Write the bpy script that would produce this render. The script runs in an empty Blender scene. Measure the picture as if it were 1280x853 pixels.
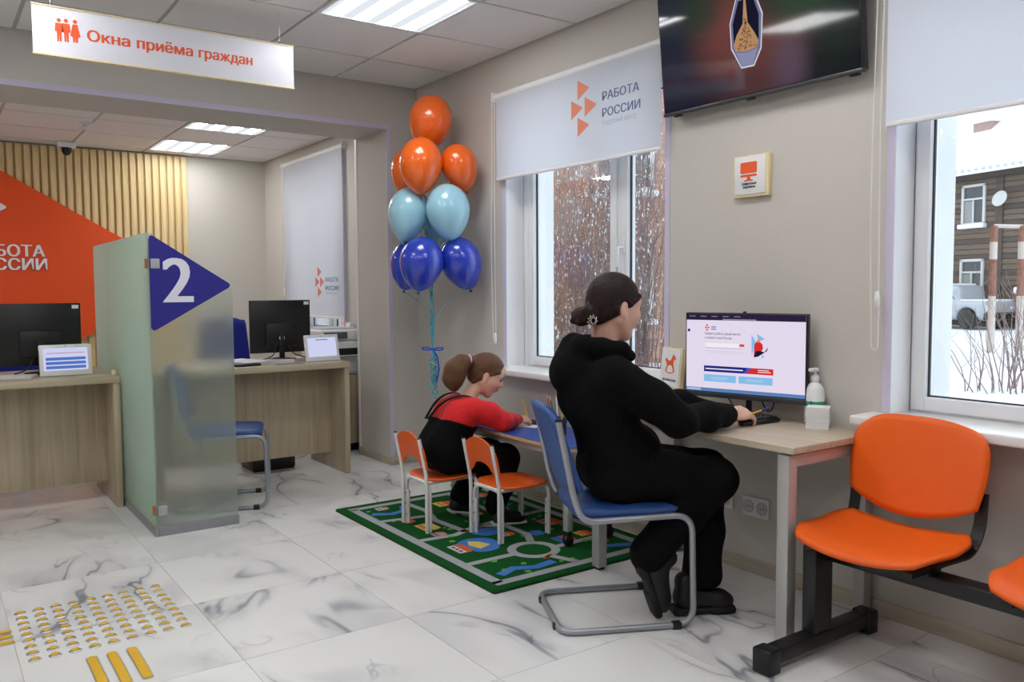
import bpy, bmesh, math, random
import numpy as np
from mathutils import Matrix, Vector
from mathutils.geometry import interpolate_bezier, tessellate_polygon
R = random.Random(7)
sc = bpy.context.scene
COL = sc.collection

# ------------------------------------------------------------------ camera
YAW, PIT, ROL, CAMH = .617095, -.0623778, -.00557375, 1.33
fw = Vector((math.sin(YAW)*math.cos(PIT), math.cos(YAW)*math.cos(PIT), math.sin(PIT)))
rt = Vector((math.cos(YAW), -math.sin(YAW), 0)); up = rt.cross(fw)
r2 = rt*math.cos(ROL)+up*math.sin(ROL); u2 = -rt*math.sin(ROL)+up*math.cos(ROL)
cam = bpy.data.cameras.new('camera'); cam_o = bpy.data.objects.new('camera', cam); COL.objects.link(cam_o)
cam.sensor_width = 36; cam.lens = 1044.36/1280*36; cam.clip_end = 300; cam.clip_start = .05
cam_o.matrix_world = Matrix(((r2.x, u2.x, -fw.x, 0), (r2.y, u2.y, -fw.y, 0), (r2.z, u2.z, -fw.z, CAMH), (0, 0, 0, 1)))
sc.camera = cam_o

# ------------------------------------------------------------------ overcast sky, exposure
W = bpy.data.worlds.new('overcast_sky'); sc.world = W; W.use_nodes = True
bg = W.node_tree.nodes['Background']; bg.inputs[0].default_value = (.83, .91, 1.0, 1); bg.inputs[1].default_value = 2.1
sc.view_settings.view_transform = 'Standard'; sc.view_settings.look = 'None'
sc.view_settings.gamma = 1.0; sc.view_settings.use_curve_mapping = False
sc.view_settings.exposure = 0.0
LAMP_TUBE, LAMP_PLATE = 19.5, .9      # radiance of the fluorescent panels, used by their builder below

# ------------------------------------------------------------------ materials
def lin(c):
    c = c/255.
    return c/12.92 if c <= .04045 else ((c+.055)/1.055)**2.4
def col(r, g, b): return (lin(r), lin(g), lin(b), 1)
MATS = {}
def mat(name, rgb, rough=.5, metal=0., var=.06, scale=25., bump=0., bscale=None, spec=.5, coat=0., emit=0., stretch=(1, 1, 1), sheen=0., sss=0.):
    """principled material whose colour is broken up by a soft procedural noise"""
    if name in MATS: return MATS[name]
    m = bpy.data.materials.new(name); m.use_nodes = True
    nt = m.node_tree; N = nt.nodes; L = nt.links; p = N['Principled BSDF']
    tc = N.new('ShaderNodeTexCoord'); mp = N.new('ShaderNodeMapping'); mp.inputs['Scale'].default_value = stretch
    L.new(tc.outputs['Object'], mp.inputs['Vector'])
    no = N.new('ShaderNodeTexNoise'); no.inputs['Scale'].default_value = scale; no.inputs['Detail'].default_value = 4
    L.new(mp.outputs[0], no.inputs['Vector'])
    c = col(*rgb); mix = N.new('ShaderNodeMix'); mix.data_type = 'RGBA'
    mix.inputs['A'].default_value = tuple(max(0, x*(1-var)) for x in c[:3])+(1,)
    mix.inputs['B'].default_value = tuple(min(1, x*(1+var)) for x in c[:3])+(1,)
    L.new(no.outputs['Fac'], mix.inputs['Factor']); L.new(mix.outputs['Result'], p.inputs['Base Color'])
    p.inputs['Roughness'].default_value = rough; p.inputs['Metallic'].default_value = metal
    p.inputs['Specular IOR Level'].default_value = spec; p.inputs['Coat Weight'].default_value = coat
    if sheen: p.inputs['Sheen Weight'].default_value = sheen
    if sss:
        p.inputs['Subsurface Weight'].default_value = sss; p.inputs['Subsurface Radius'].default_value = (.02, .008, .005); p.inputs['Subsurface Scale'].default_value = .4
    if emit:
        L.new(mix.outputs['Result'], p.inputs['Emission Color']); p.inputs['Emission Strength'].default_value = emit
    if bump:
        n2 = N.new('ShaderNodeTexNoise'); n2.inputs['Scale'].default_value = bscale or scale*4; n2.inputs['Detail'].default_value = 5
        L.new(mp.outputs[0], n2.inputs['Vector'])
        b = N.new('ShaderNodeBump'); b.inputs['Strength'].default_value = bump; b.inputs['Distance'].default_value = .02
        L.new(n2.outputs['Fac'], b.inputs['Height']); L.new(b.outputs[0], p.inputs['Normal'])
    MATS[name] = m
    return m

def wood(name, a, b, axis='Z', scale=1., rough=.45):
    """streaky laminate / timber with the grain along one axis"""
    if name in MATS: return MATS[name]
    m = bpy.data.materials.new(name); m.use_nodes = True; nt = m.node_tree; N = nt.nodes; L = nt.links; p = N['Principled BSDF']
    tc = N.new('ShaderNodeTexCoord'); mp = N.new('ShaderNodeMapping')
    s = {'X': (.6, 14, 14), 'Y': (14, .6, 14), 'Z': (14, 14, .6)}[axis]
    mp.inputs['Scale'].default_value = tuple(q*scale for q in s); L.new(tc.outputs['Object'], mp.inputs[0])
    n1 = N.new('ShaderNodeTexNoise'); n1.inputs['Scale'].default_value = 3; n1.inputs['Detail'].default_value = 8; n1.inputs['Distortion'].default_value = .6
    L.new(mp.outputs[0], n1.inputs['Vector'])
    cr = N.new('ShaderNodeValToRGB'); cr.color_ramp.elements[0].position = .3; cr.color_ramp.elements[1].position = .7
    cr.color_ramp.elements[0].color = col(*a); cr.color_ramp.elements[1].color = col(*b)
    L.new(n1.outputs['Fac'], cr.inputs[0]); L.new(cr.outputs[0], p.inputs['Base Color']); p.inputs['Roughness'].default_value = rough
    MATS[name] = m
    return m

def emit_mat(name, rgb, strength):
    if name in MATS: return MATS[name]
    m = bpy.data.materials.new(name); m.use_nodes = True; nt = m.node_tree; N = nt.nodes; L = nt.links
    N.remove(N['Principled BSDF']); e = N.new('ShaderNodeEmission'); out = N['Material Output']
    no = N.new('ShaderNodeTexNoise'); no.inputs['Scale'].default_value = 6
    mix = N.new('ShaderNodeMix'); mix.data_type = 'RGBA'; c = col(*rgb)
    mix.inputs['A'].default_value = tuple(x*.97 for x in c[:3])+(1,); mix.inputs['B'].default_value = c
    L.new(no.outputs['Fac'], mix.inputs['Factor']); L.new(mix.outputs['Result'], e.inputs[0]); e.inputs[1].default_value = strength
    L.new(e.outputs[0], out.inputs[0]); MATS[name] = m
    return m

def glass_mat(name, tint=(.96, .98, .98), ior=1.5, gain=1.0):
    if name in MATS: return MATS[name]
    m = bpy.data.materials.new(name); m.use_nodes = True; nt = m.node_tree; N = nt.nodes; L = nt.links
    N.remove(N['Principled BSDF']); out = N['Material Output']
    t = N.new('ShaderNodeBsdfTransparent'); t.inputs[0].default_value = tint+(1,)
    g = N.new('ShaderNodeBsdfGlossy'); g.inputs['Roughness'].default_value = .01
    f = N.new('ShaderNodeLayerWeight'); f.inputs[0].default_value = .5; r0 = ((ior-1)/(ior+1))**2      # Schlick reflectance, the same from both faces
    pw = N.new('ShaderNodeMath'); pw.operation = 'POWER'; pw.inputs[1].default_value = 5.; L.new(f.outputs['Facing'], pw.inputs[0])
    mu = N.new('ShaderNodeMath'); mu.operation = 'MULTIPLY_ADD'; mu.inputs[1].default_value = (1-r0)*gain; mu.inputs[2].default_value = r0*gain; mu.use_clamp = True
    mx = N.new('ShaderNodeMixShader'); L.new(pw.outputs[0], mu.inputs[0]); L.new(mu.outputs[0], mx.inputs[0])
    L.new(t.outputs[0], mx.inputs[1]); L.new(g.outputs[0], mx.inputs[2]); L.new(mx.outputs[0], out.inputs[0]); MATS[name] = m
    return m

# ------------------------------------------------------------------ mesh builder
def bevbox(sx, sy, sz, bev, seg=2):
    bm = bmesh.new(); bmesh.ops.create_cube(bm, size=1)
    bmesh.ops.scale(bm, vec=(sx, sy, sz), verts=bm.verts)
    bmesh.ops.bevel(bm, geom=bm.edges[:], offset=bev, segments=seg, affect='EDGES', profile=.5)
    vs = [tuple(v.co) for v in bm.verts]; bm.verts.index_update(); fs = [[v.index for v in f.verts] for f in bm.faces]; bm.free()
    return vs, fs

class MB:
    def __init__(s): s.v = []; s.f = []; s.m = []; s.s = []
    def add(s, vs, fs, mi=0, sm=False, M=None):
        o = len(s.v)
        s.v += [tuple(M @ Vector(p)) for p in vs] if M is not None else [tuple(p) for p in vs]
        for f in fs: s.f.append([i+o for i in f]); s.m.append(mi); s.s.append(sm)
        return s
    def box(s, x0, x1, y0, y1, z0, z1, bev=0, mi=0, seg=2, M=None):
        if bev:
            vs, fs = bevbox(abs(x1-x0), abs(y1-y0), abs(z1-z0), bev, seg)
            cx, cy, cz = (x0+x1)/2, (y0+y1)/2, (z0+z1)/2
            return s.add([(a+cx, b+cy, c+cz) for a, b, c in vs], fs, mi, seg > 1, M)
        vs = [(x, y, z) for x in (x0, x1) for y in (y0, y1) for z in (z0, z1)]
        return s.add(vs, [(0, 1, 3, 2), (4, 6, 7, 5), (0, 4, 5, 1), (2, 3, 7, 6), (0, 2, 6, 4), (1, 5, 7, 3)], mi, False, M)
    def tube(s, pts, r, n=10, closed=False, mi=0, M=None):
        P = [Vector(p) for p in pts]; rs = r if isinstance(r, (list, tuple)) else [r]*len(P); k = len(P); T = []
        for i in range(k):
            a = P[(i-1) % k] if (closed or i > 0) else P[0]; b = P[(i+1) % k] if (closed or i < k-1) else P[-1]
            t = (b-a); T.append(t.normalized() if t.length > 1e-9 else Vector((0, 0, 1)))
        nrm = T[0].cross(Vector((0, 0, 1)) if abs(T[0].z) < .9 else Vector((1, 0, 0))).normalized(); vs = []
        for i in range(k):
            nrm = (nrm - T[i]*nrm.dot(T[i])).normalized(); bn = T[i].cross(nrm)
            for j in range(n):
                a = 2*math.pi*j/n; vs.append(P[i]+(nrm*math.cos(a)+bn*math.sin(a))*rs[i])
        fs = [(i*n+j, i*n+(j+1) % n, (i+1) % k*n+(j+1) % n, (i+1) % k*n+j) for i in range(k if closed else k-1) for j in range(n)]
        s.add(vs, fs, mi, True, M)
        if not closed: s.add(vs[:n], [list(range(n))[::-1]], mi, False, M); s.add(vs[-n:], [list(range(n))], mi, False, M)
        return s
    def lathe(s, prof, n=24, o=(0, 0, 0), mi=0, M=None, sm=True):
        vs = []; 
        for r, z in prof:
            for j in range(n):
                a = 2*math.pi*j/n; vs.append((o[0]+r*math.cos(a), o[1]+r*math.sin(a), o[2]+z))
        fs = [(i*n+j, i*n+(j+1) % n, (i+1)*n+(j+1) % n, (i+1)*n+j) for i in range(len(prof)-1) for j in range(n)]
        s.add(vs, fs, mi, sm, M)
        s.add(vs[:n], [list(range(n))[::-1]], mi, False, M); s.add(vs[-n:], [list(range(n))], mi, False, M)
        return s
    def prism(s, poly, z0, z1, M=None, mi=0):
        n = len(poly); vs = [(x, y, z0) for x, y in poly]+[(x, y, z1) for x, y in poly]
        fs = [list(range(n))[::-1], list(range(n, 2*n))]+[(i, (i+1) % n, n+(i+1) % n, n+i) for i in range(n)]
        return s.add(vs, fs, mi, False, M)
    def shell(s, fn, nu, nv, th, mi=0, M=None):
        """closed curved sheet; fn(a, b) with a, b in 0..1; thickness along the normal"""
        P = np.array([[fn(i/nu, j/nv) for j in range(nv+1)] for i in range(nu+1)], float)
        du = np.gradient(P, axis=0); dv = np.gradient(P, axis=1); nn = np.cross(du, dv); nn /= np.linalg.norm(nn, axis=2, keepdims=True)+1e-12
        A = P.reshape(-1, 3); B = (P-nn*th).reshape(-1, 3); k = len(A); w = nv+1
        fs = []
        for i in range(nu):
            for j in range(nv):
                a, b, c, d = i*w+j, (i+1)*w+j, (i+1)*w+j+1, i*w+j+1
                fs += [(a, b, c, d), (k+d, k+c, k+b, k+a)]
        bd = [(i*w, (i+1)*w) for i in range(nu)]+[(nu*w+j, nu*w+j+1) for j in range(nv)]+[((i+1)*w+nv, i*w+nv) for i in range(nu)]+[(j+1, j) for j in range(nv)]
        fs += [(b, a, k+a, k+b) for a, b in bd]
        return s.add([tuple(p) for p in np.vstack([A, B])], fs, mi, True, M)
    def mesh(s, name, mats):
        me = bpy.data.meshes.new(name); me.from_pydata([tuple(v) for v in s.v], [], s.f)
        for m in (mats if isinstance(mats, (list, tuple)) else [mats]): me.materials.append(m)
        me.polygons.foreach_set('material_index', s.m); me.polygons.foreach_set('use_smooth', s.s); me.update()
        return me
    def obj(s, name, mats, parent=None, world=False):
        if world and parent is not None:
            inv = parent.matrix_basis.inverted(); s.v = [tuple(inv @ Vector(p)) for p in s.v]
        o = bpy.data.objects.new(name, s.mesh(name, mats)); COL.objects.link(o); o.parent = parent
        return o

def fillet(pts, r, seg=5, closed=False):
    P = [Vector(p) for p in pts]; out = []; n = len(P)
    for i in range(n):
        if not closed and i in (0, n-1): out.append(P[i]); continue
        a, b, c = P[(i-1) % n], P[i], P[(i+1) % n]; d1 = (a-b); d2 = (c-b)
        rr = min(r, d1.length*.48, d2.length*.48); p0 = b+d1.normalized()*rr; p1 = b+d2.normalized()*rr
        for k in range(seg+1):
            t = k/seg; out.append(p0*(1-t)**2+b*2*t*(1-t)+p1*t*t)
    return out

def place(o, loc, rz=0.):
    o.location = loc; o.rotation_euler = (0, 0, rz); o.matrix_basis = Matrix.Translation(loc) @ Matrix.Rotation(rz, 4, 'Z')
def tag(o, label, cat=None, group=None, kind=None):
    if label: o['label'] = label
    if cat: o['category'] = cat
    if group: o['group'] = group
    if kind: o['kind'] = kind
    return o
def thing(name, label, cat, loc=(0, 0, 0), rz=0., group=None):
    o = bpy.data.objects.new(name, None); COL.objects.link(o); o.empty_display_size = .1; place(o, loc, rz)
    return tag(o, label, cat, group)
def struct(o, label=None): 
    o['kind'] = 'structure'
    if label: o['label'] = label
    return o
def basis(X, Y, Z, o=(0, 0, 0)):
    return Matrix(((X[0], Y[0], Z[0], o[0]), (X[1], Y[1], Z[1], o[1]), (X[2], Y[2], Z[2], o[2]), (0, 0, 0, 1)))
def facing_mx(o): return basis((0, -1, 0), (0, 0, 1), (-1, 0, 0), o)      # drawn on a surface that faces -x
def facing_my(o): return basis((1, 0, 0), (0, 0, 1), (0, -1, 0), o)       # drawn on a surface that faces -y
def rounded(w, h, r, seg=4, cx=0, cy=0):
    out = []
    for sx, sy, a0 in ((1, 1, 0), (-1, 1, 90), (-1, -1, 180), (1, -1, 270)):
        for k in range(seg+1):
            a = math.radians(a0+90*k/seg); out.append((cx+sx*(w/2-r)+r*math.cos(a), cy+sy*(h/2-r)+r*math.sin(a)))
    return out
def text(name, s, size, M, m, parent, bold=0., align='LEFT', sx=1., depth=.0006, width=None):
    c = bpy.data.curves.new(name, 'FONT'); c.body = s; c.size = size; c.extrude = depth; c.align_x = align
    c.resolution_u = 3; c.space_line = .95
    t = bpy.data.objects.new(name, c); COL.objects.link(t)
    dg = bpy.context.evaluated_depsgraph_get(); cu = t.to_curve(dg); loops = []
    for sp in cu.splines:                        # glyph outlines, each stroke outline filled on its own so that overlapping strokes stay whole
        bp = sp.bezier_points; pts = []
        for k in range(len(bp)):
            p0, p1 = bp[k], bp[(k+1) % len(bp)]; straight = (p0.handle_right-p0.co).cross(p1.co-p0.co).length < 1e-7 and (p1.handle_left-p1.co).cross(p1.co-p0.co).length < 1e-7
            pts += [p0.co.copy()] if straight else [Vector(q) for q in interpolate_bezier(p0.co, p0.handle_right, p1.handle_left, p1.co, 5)[:-1]]
        if len(pts) > 2: loops.append(pts)
    t.to_curve_clear(); COL.objects.unlink(t); bpy.data.objects.remove(t)
    area = lambda P_: sum(P_[k-1].x*P_[k].y-P_[k].x*P_[k-1].y for k in range(len(P_)))/2
    def inside(p, P_):
        r = False
        for k in range(len(P_)):
            a, b = P_[k-1], P_[k]
            if (a.y > p.y) != (b.y > p.y) and p.x < (b.x-a.x)*(p.y-a.y)/(b.y-a.y)+a.x: r = not r
        return r
    sg = area(max(loops, key=lambda P_: abs(area(P_)))) > 0; vs, fs = [], []
    for ou in [P_ for P_ in loops if (area(P_) > 0) == sg]:
        grp = [ou]+[P_ for P_ in loops if (area(P_) > 0) != sg and inside(P_[0], ou)]; o0 = len(vs)
        for P_ in grp:
            k0 = len(vs); n_ = len(P_); vs += [(p.x, p.y, depth) for p in P_]+[(p.x, p.y, 0) for p in P_]; up_ = area(P_) > 0
            for k in range(n_): q = [k0+k, k0+n_+k, k0+n_+(k+1) % n_, k0+(k+1) % n_]; fs.append(q if up_ == ((area(P_) > 0) == sg) else q[::-1])
        flat = []; 
        k0 = o0
        for P_ in grp: flat += list(range(k0, k0+len(P_))); k0 += 2*len(P_)
        for tr in tessellate_polygon(grp):
            q = [flat[k] for k in tr]; a, b, c3 = (Vector(vs[k]) for k in q); fs.append(q if (b-a).cross(c3-a).z > 0 else q[::-1])
    me = bpy.data.meshes.new(name); me.from_pydata(vs, [], fs); me.update()
    if bold:                                     # heavier strokes: copies of the glyphs set aside in fine steps
        bm = bmesh.new(); n_ = max(3, math.ceil(2*bold/(size*.014))+1)
        for k in range(n_):
            q = me.copy(); q.transform(Matrix.Translation((bold*(2*k/(n_-1)-1), 0, .0002*k/n_))); bm.from_mesh(q); bpy.data.meshes.remove(q)
        bm.to_mesh(me); bm.free()
    me.materials.clear(); me.materials.append(m)
    if width:
        xs = [v.co.x for v in me.vertices]; x0 = min(xs); x1 = max(xs); sx = width/(x1-x0)
        if align == 'LEFT': me.transform(Matrix.Translation((-x0, 0, 0)))
    mm = M @ Matrix.Diagonal((sx, 1, 1, 1))
    if parent is not None:
        pm = parent.matrix_basis.copy(); q = parent.parent
        while q is not None: pm = q.matrix_basis @ pm; q = q.parent
        mm = pm.inverted() @ mm
    me.transform(mm); o = bpy.data.objects.new(name, me); COL.objects.link(o); o.parent = parent
    return o
def logo_tris(name, s, M, m, parent, only=None):
    """the four-triangle diamond mark"""
    t = .0006; out = MB()
    def tri(cx, cy): out.prism([(cx-.14*s, cy+.2*s), (cx+.21*s, cy+.015*s), (cx+.21*s, cy-.015*s), (cx-.14*s, cy-.2*s)], 0, t, M)
    for cx, cy in ((0, .38*s), (-.21*s, 0), (.23*s, 0), (0, -.38*s)): tri(cx, cy)
    return out.obj(name, m, parent, world=True)
# ------------------------------------------------------------------ soft bodies: smooth-union distance fields turned into one mesh
class Field:
    def __init__(s, lo, hi, h):
        s.lo = np.array(lo, np.float32); s.h = h; s.n = np.ceil((np.array(hi)-s.lo)/h).astype(int)+1
        s.g = np.full(s.n, 9., np.float32)
    def sub(s, lo, hi):
        a = np.clip(np.floor((np.array(lo)-s.lo)/s.h).astype(int), 0, s.n); b = np.clip(np.ceil((np.array(hi)-s.lo)/s.h).astype(int)+1, 0, s.n)
        sl = tuple(slice(i, j) for i, j in zip(a, b))
        ax = [(s.lo[i]+s.h*np.arange(a[i], b[i])).astype(np.float32) for i in range(3)]
        return sl, np.meshgrid(*ax, indexing='ij')
    def put(s, fn, lo, hi, k, op):
        m = k+3*s.h; sl, X = s.sub(np.array(lo)-m, np.array(hi)+m)
        if min(X[0].shape) == 0: return s
        d = fn(*X).astype(np.float32); g = s.g[sl]
        if op == 'add': hh = np.maximum(k-np.abs(g-d), 0)/max(k, 1e-6); s.g[sl] = np.minimum(g, d)-hh*hh*k*.25
        else:
            d = -d; hh = np.maximum(k-np.abs(g-d), 0)/max(k, 1e-6); s.g[sl] = np.maximum(g, d)+hh*hh*k*.25
        return s
    def cap(s, a, b, ra, rb=None, k=.03, op='add', flat=None):
        a = np.array(a, np.float32); b = np.array(b, np.float32); rb = ra if rb is None else rb; ba = b-a; L = float(ba@ba)+1e-9
        def fn(X, Y, Z):
            px, py, pz = X-a[0], Y-a[1], Z-a[2]; t = np.clip((px*ba[0]+py*ba[1]+pz*ba[2])/L, 0, 1)
            return np.sqrt((px-t*ba[0])**2+(py-t*ba[1])**2+(pz-t*ba[2])**2)-(ra+(rb-ra)*t)
        m = max(ra, rb)
        return s.put(fn, np.minimum(a, b)-m, np.maximum(a, b)+m, k, op)
    def chain(s, pts, rs, k=.03):
        for i in range(len(pts)-1): s.cap(pts[i], pts[i+1], rs[i], rs[i+1], k)
        return s
    def ell(s, c, r, Rm=None, k=.03, op='add'):
        c = np.array(c, np.float32); r = np.array(r, np.float32); A = np.eye(3) if Rm is None else np.array(Rm)   # rows of A: local axes
        def fn(X, Y, Z):
            p = [X-c[0], Y-c[1], Z-c[2]]; q = [A[i][0]*p[0]+A[i][1]*p[1]+A[i][2]*p[2] for i in range(3)]
            k0 = np.sqrt(sum((q[i]/r[i])**2 for i in range(3))); k1 = np.sqrt(sum((q[i]/r[i]**2)**2 for i in range(3)))+1e-6
            return k0*(k0-1)/k1
        m = float(max(r)); return s.put(fn, c-m, c+m, k, op)
    def rbox(s, c, hs, rad, A=None, k=.02, op='add'):
        c = np.array(c, np.float32); A = np.eye(3) if A is None else np.array(A)
        def fn(X, Y, Z):
            p = [X-c[0], Y-c[1], Z-c[2]]; q = [np.abs(A[i][0]*p[0]+A[i][1]*p[1]+A[i][2]*p[2])-(hs[i]-rad) for i in range(3)]
            return np.sqrt(sum(np.maximum(x, 0)**2 for x in q))+np.minimum(np.maximum(q[0], np.maximum(q[1], q[2])), 0)-rad
        m = float(np.linalg.norm(hs)); return s.put(fn, c-m, c+m, k, op)
    def plane_cut(s, n, c, lo=None, hi=None):
        """keep the side where n.p < c"""
        sl, X = s.sub(s.lo if lo is None else lo, s.lo+s.h*s.n if hi is None else hi)
        s.g[sl] = np.maximum(s.g[sl], (n[0]*X[0]+n[1]*X[1]+n[2]*X[2]-c).astype(np.float32)); return s
    def warp(s, fn):
        sl, X = s.sub(s.lo, s.lo+s.h*s.n); near = np.abs(s.g) < .08
        s.g[near] += fn(X[0][near], X[1][near], X[2][near]).astype(np.float32); return s
    def verts(s):
        g = s.g; g[0] = g[-1] = 9; g[:, 0] = g[:, -1] = 9; g[:, :, 0] = g[:, :, -1] = 9
        ins = g < 0; c = np.zeros(tuple(x-1 for x in g.shape), np.int8)
        for dx in (0, 1):
            for dy in (0, 1):
                for dz in (0, 1): c += ins[dx:g.shape[0]-1+dx, dy:g.shape[1]-1+dy, dz:g.shape[2]-1+dz]
        act = np.argwhere((c > 0) & (c < 8)); idx = np.full(c.shape, -1, np.int64); idx[tuple(act.T)] = np.arange(len(act))
        acc = np.zeros((len(act), 3)); cnt = np.zeros(len(act)); cor = [(x, y, z) for x in (0, 1) for y in (0, 1) for z in (0, 1)]
        val = {q: g[tuple((act+q).T)] for q in cor}
        for a in cor:
            for ax in range(3):
                if a[ax]: continue
                b = tuple(1 if i == ax else a[i] for i in range(3)); va, vb = val[a], val[b]; m = (va < 0) != (vb < 0)
                t = np.where(m, va/np.where(m, va-vb, 1), 0); p = np.tile(np.array(a, float), (len(act), 1)); p[:, ax] += t
                acc[m] += p[m]; cnt[m] += 1
        V = s.lo+s.h*(act+acc/cnt[:, None]); F = []
        for ax in range(3):
            o = [(1, 0, 0), (0, 1, 0), (0, 0, 1)]; u, w = o[(ax+1) % 3], o[(ax+2) % 3]
            sl0 = [slice(1, -1)]*3; sl1 = [slice(1, -1)]*3; sl0[ax] = slice(0, -1); sl1[ax] = slice(1, None)
            a, b = ins[tuple(sl0)], ins[tuple(sl1)]
            base = np.array([0 if i == ax else 1 for i in range(3)])
            for m, flip in ((a & ~b, 0), (~a & b, 1)):
                e = np.argwhere(m)+base
                if not len(e): continue
                q = [idx[tuple((e-np.array(d)).T)] for d in ((0, 0, 0), u, tuple(np.add(u, w)), w)]
                F.append(np.stack(q if flip == 0 else q[::-1], 1))
        F = np.vstack(F); F = F[(F >= 0).all(1)]
        return V, F
    def obj(s, name, m, parent=None, smooth=2):
        V, F = s.verts()
        for _ in range(smooth):                                   # light relaxation
            S = np.zeros_like(V); n = np.zeros(len(V))
            for i in range(4):
                a, b = F[:, i], F[:, (i+1) % 4]
                for c in range(3): S[:, c] += np.bincount(a, V[b, c], len(V))+np.bincount(b, V[a, c], len(V))
                n += np.bincount(a, minlength=len(V))+np.bincount(b, minlength=len(V))
            V = V+.5*(S/np.maximum(n, 1)[:, None]-V)
        me = bpy.data.meshes.new(name); me.vertices.add(len(V)); me.vertices.foreach_set('co', V.astype(np.float32).ravel())
        me.loops.add(F.size); me.loops.foreach_set('vertex_index', F.astype(np.int32).ravel()); me.polygons.add(len(F))
        me.polygons.foreach_set('loop_start', np.arange(0, F.size, 4, dtype=np.int32)); me.polygons.foreach_set('loop_total', np.full(len(F), 4, np.int32))
        me.polygons.foreach_set('use_smooth', np.ones(len(F), bool)); me.update(calc_edges=True); me.validate()
        me.materials.append(m); o = bpy.data.objects.new(name, me); COL.objects.link(o); o.parent = parent
        return o
# ------------------------------------------------------------------ the room
XW, YB, YB2, YF, ZC, ZC2, XL, YN = 3.13, 5.65, 6.2, 9.05, 2.84, 2.72, -3.1, -3.2
M_wall = mat('wallpaper', (202, 197, 190), .75, var=.03, scale=60, bump=.05, bscale=220)
M_wall2 = mat('reveal_plaster', (242, 244, 248), .6, var=.02)
M_white = mat('white_plastic', (236, 236, 238), .35, var=.02)
M_pvc = mat('white_pvc', (232, 234, 237), .25, var=.02, coat=.2)
M_black = mat('black_plastic', (20, 20, 22), .4, var=.1)
M_blackm = mat('black_metal', (24, 24, 26), .38, var=.1)
M_grey = mat('grey_plastic', (120, 122, 126), .45)
M_silver = mat('silver_paint', (176, 178, 180), .35, metal=.35, var=.04)
M_chrome = mat('chrome', (200, 200, 200), .15, metal=1)
M_lilac = mat('lilac_trim', (206, 200, 222), .45, var=.02)
M_skirt = wood('skirting', (172, 162, 146), (192, 182, 166), 'Y')
M_glass = glass_mat('window_glass', gain=1.5)
M_paper = mat('paper', (238, 238, 240), .7, var=.02)

def marble():
    m = bpy.data.materials.new('marble_tile'); m.use_nodes = True; nt = m.node_tree; N = nt.nodes; L = nt.links; p = N['Principled BSDF']
    tc = N.new('ShaderNodeTexCoord'); oi = N.new('ShaderNodeObjectInfo')
    sc_ = N.new('ShaderNodeVectorMath'); sc_.operation = 'SCALE'; sc_.inputs[0].default_value = (37, 53, 19); L.new(oi.outputs['Random'], sc_.inputs['Scale'])
    ad = N.new('ShaderNodeVectorMath'); L.new(tc.outputs['Object'], ad.inputs[0]); L.new(sc_.outputs[0], ad.inputs[1])
    def ridge(scale, lo, dist, stretch):
        mp = N.new('ShaderNodeMapping'); mp.inputs['Rotation'].default_value = (0, 0, stretch[0]); mp.inputs['Scale'].default_value = stretch[1]; L.new(ad.outputs[0], mp.inputs[0])
        n = N.new('ShaderNodeTexNoise'); n.inputs['Scale'].default_value = scale; n.inputs['Detail'].default_value = 3.5; n.inputs['Roughness'].default_value = .45; n.inputs['Distortion'].default_value = dist
        L.new(mp.outputs[0], n.inputs['Vector'])
        a = N.new('ShaderNodeMath'); a.operation = 'SUBTRACT'; a.inputs[1].default_value = .5; L.new(n.outputs['Fac'], a.inputs[0])
        b = N.new('ShaderNodeMath'); b.operation = 'ABSOLUTE'; L.new(a.outputs[0], b.inputs[0])
        r = N.new('ShaderNodeMapRange'); r.interpolation_type = 'SMOOTHSTEP'; r.inputs['From Min'].default_value = lo; r.inputs['From Max'].default_value = 0; L.new(b.outputs[0], r.inputs[0])
        return r.outputs[0]
    def mask(scale, lo, hi):
        n = N.new('ShaderNodeTexNoise'); n.inputs['Scale'].default_value = scale; n.inputs['Detail'].default_value = 2; L.new(ad.outputs[0], n.inputs['Vector'])
        r = N.new('ShaderNodeMapRange'); r.interpolation_type = 'SMOOTHSTEP'; r.inputs['From Min'].default_value = lo; r.inputs['From Max'].default_value = hi; L.new(n.outputs['Fac'], r.inputs[0]); return r.outputs[0]
    def mul(a, b):
        q = N.new('ShaderNodeMath'); q.operation = 'MULTIPLY'; L.new(a, q.inputs[0])
        if isinstance(b, float): q.inputs[1].default_value = b
        else: L.new(b, q.inputs[1])
        return q.outputs[0]
    def add(a, b):
        q = N.new('ShaderNodeMath'); q.operation = 'ADD'; q.use_clamp = True; L.new(a, q.inputs[0]); L.new(b, q.inputs[1]); return q.outputs[0]
    v = add(mul(mul(ridge(.95, .013, .9, (.5, (1.7, .7, 1))), mask(1.6, .44, .6)), .62), mul(mul(ridge(.95, .07, .9, (.5, (1.7, .7, 1))), mask(1.6, .42, .6)), .2))
    v = add(v, mul(mul(ridge(1.0, .16, .9, (.5, (1.6, .8, 1))), mask(1.7, .45, .7)), .26))
    v = add(v, mul(mul(ridge(2.6, .02, 1.2, (.9, (1.3, .7, 1))), mask(3.0, .56, .7)), .3))
    mix = N.new('ShaderNodeMix'); mix.data_type = 'RGBA'; mix.inputs['A'].default_value = col(226, 226, 224); mix.inputs['B'].default_value = col(104, 106, 120)
    L.new(v, mix.inputs['Factor']); L.new(mix.outputs['Result'], p.inputs['Base Color']); p.inputs['Roughness'].default_value = .3; p.inputs['Specular IOR Level'].default_value = .4
    return m
M_marble = marble(); M_grout = mat('grout', (188, 186, 182), .8)

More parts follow.
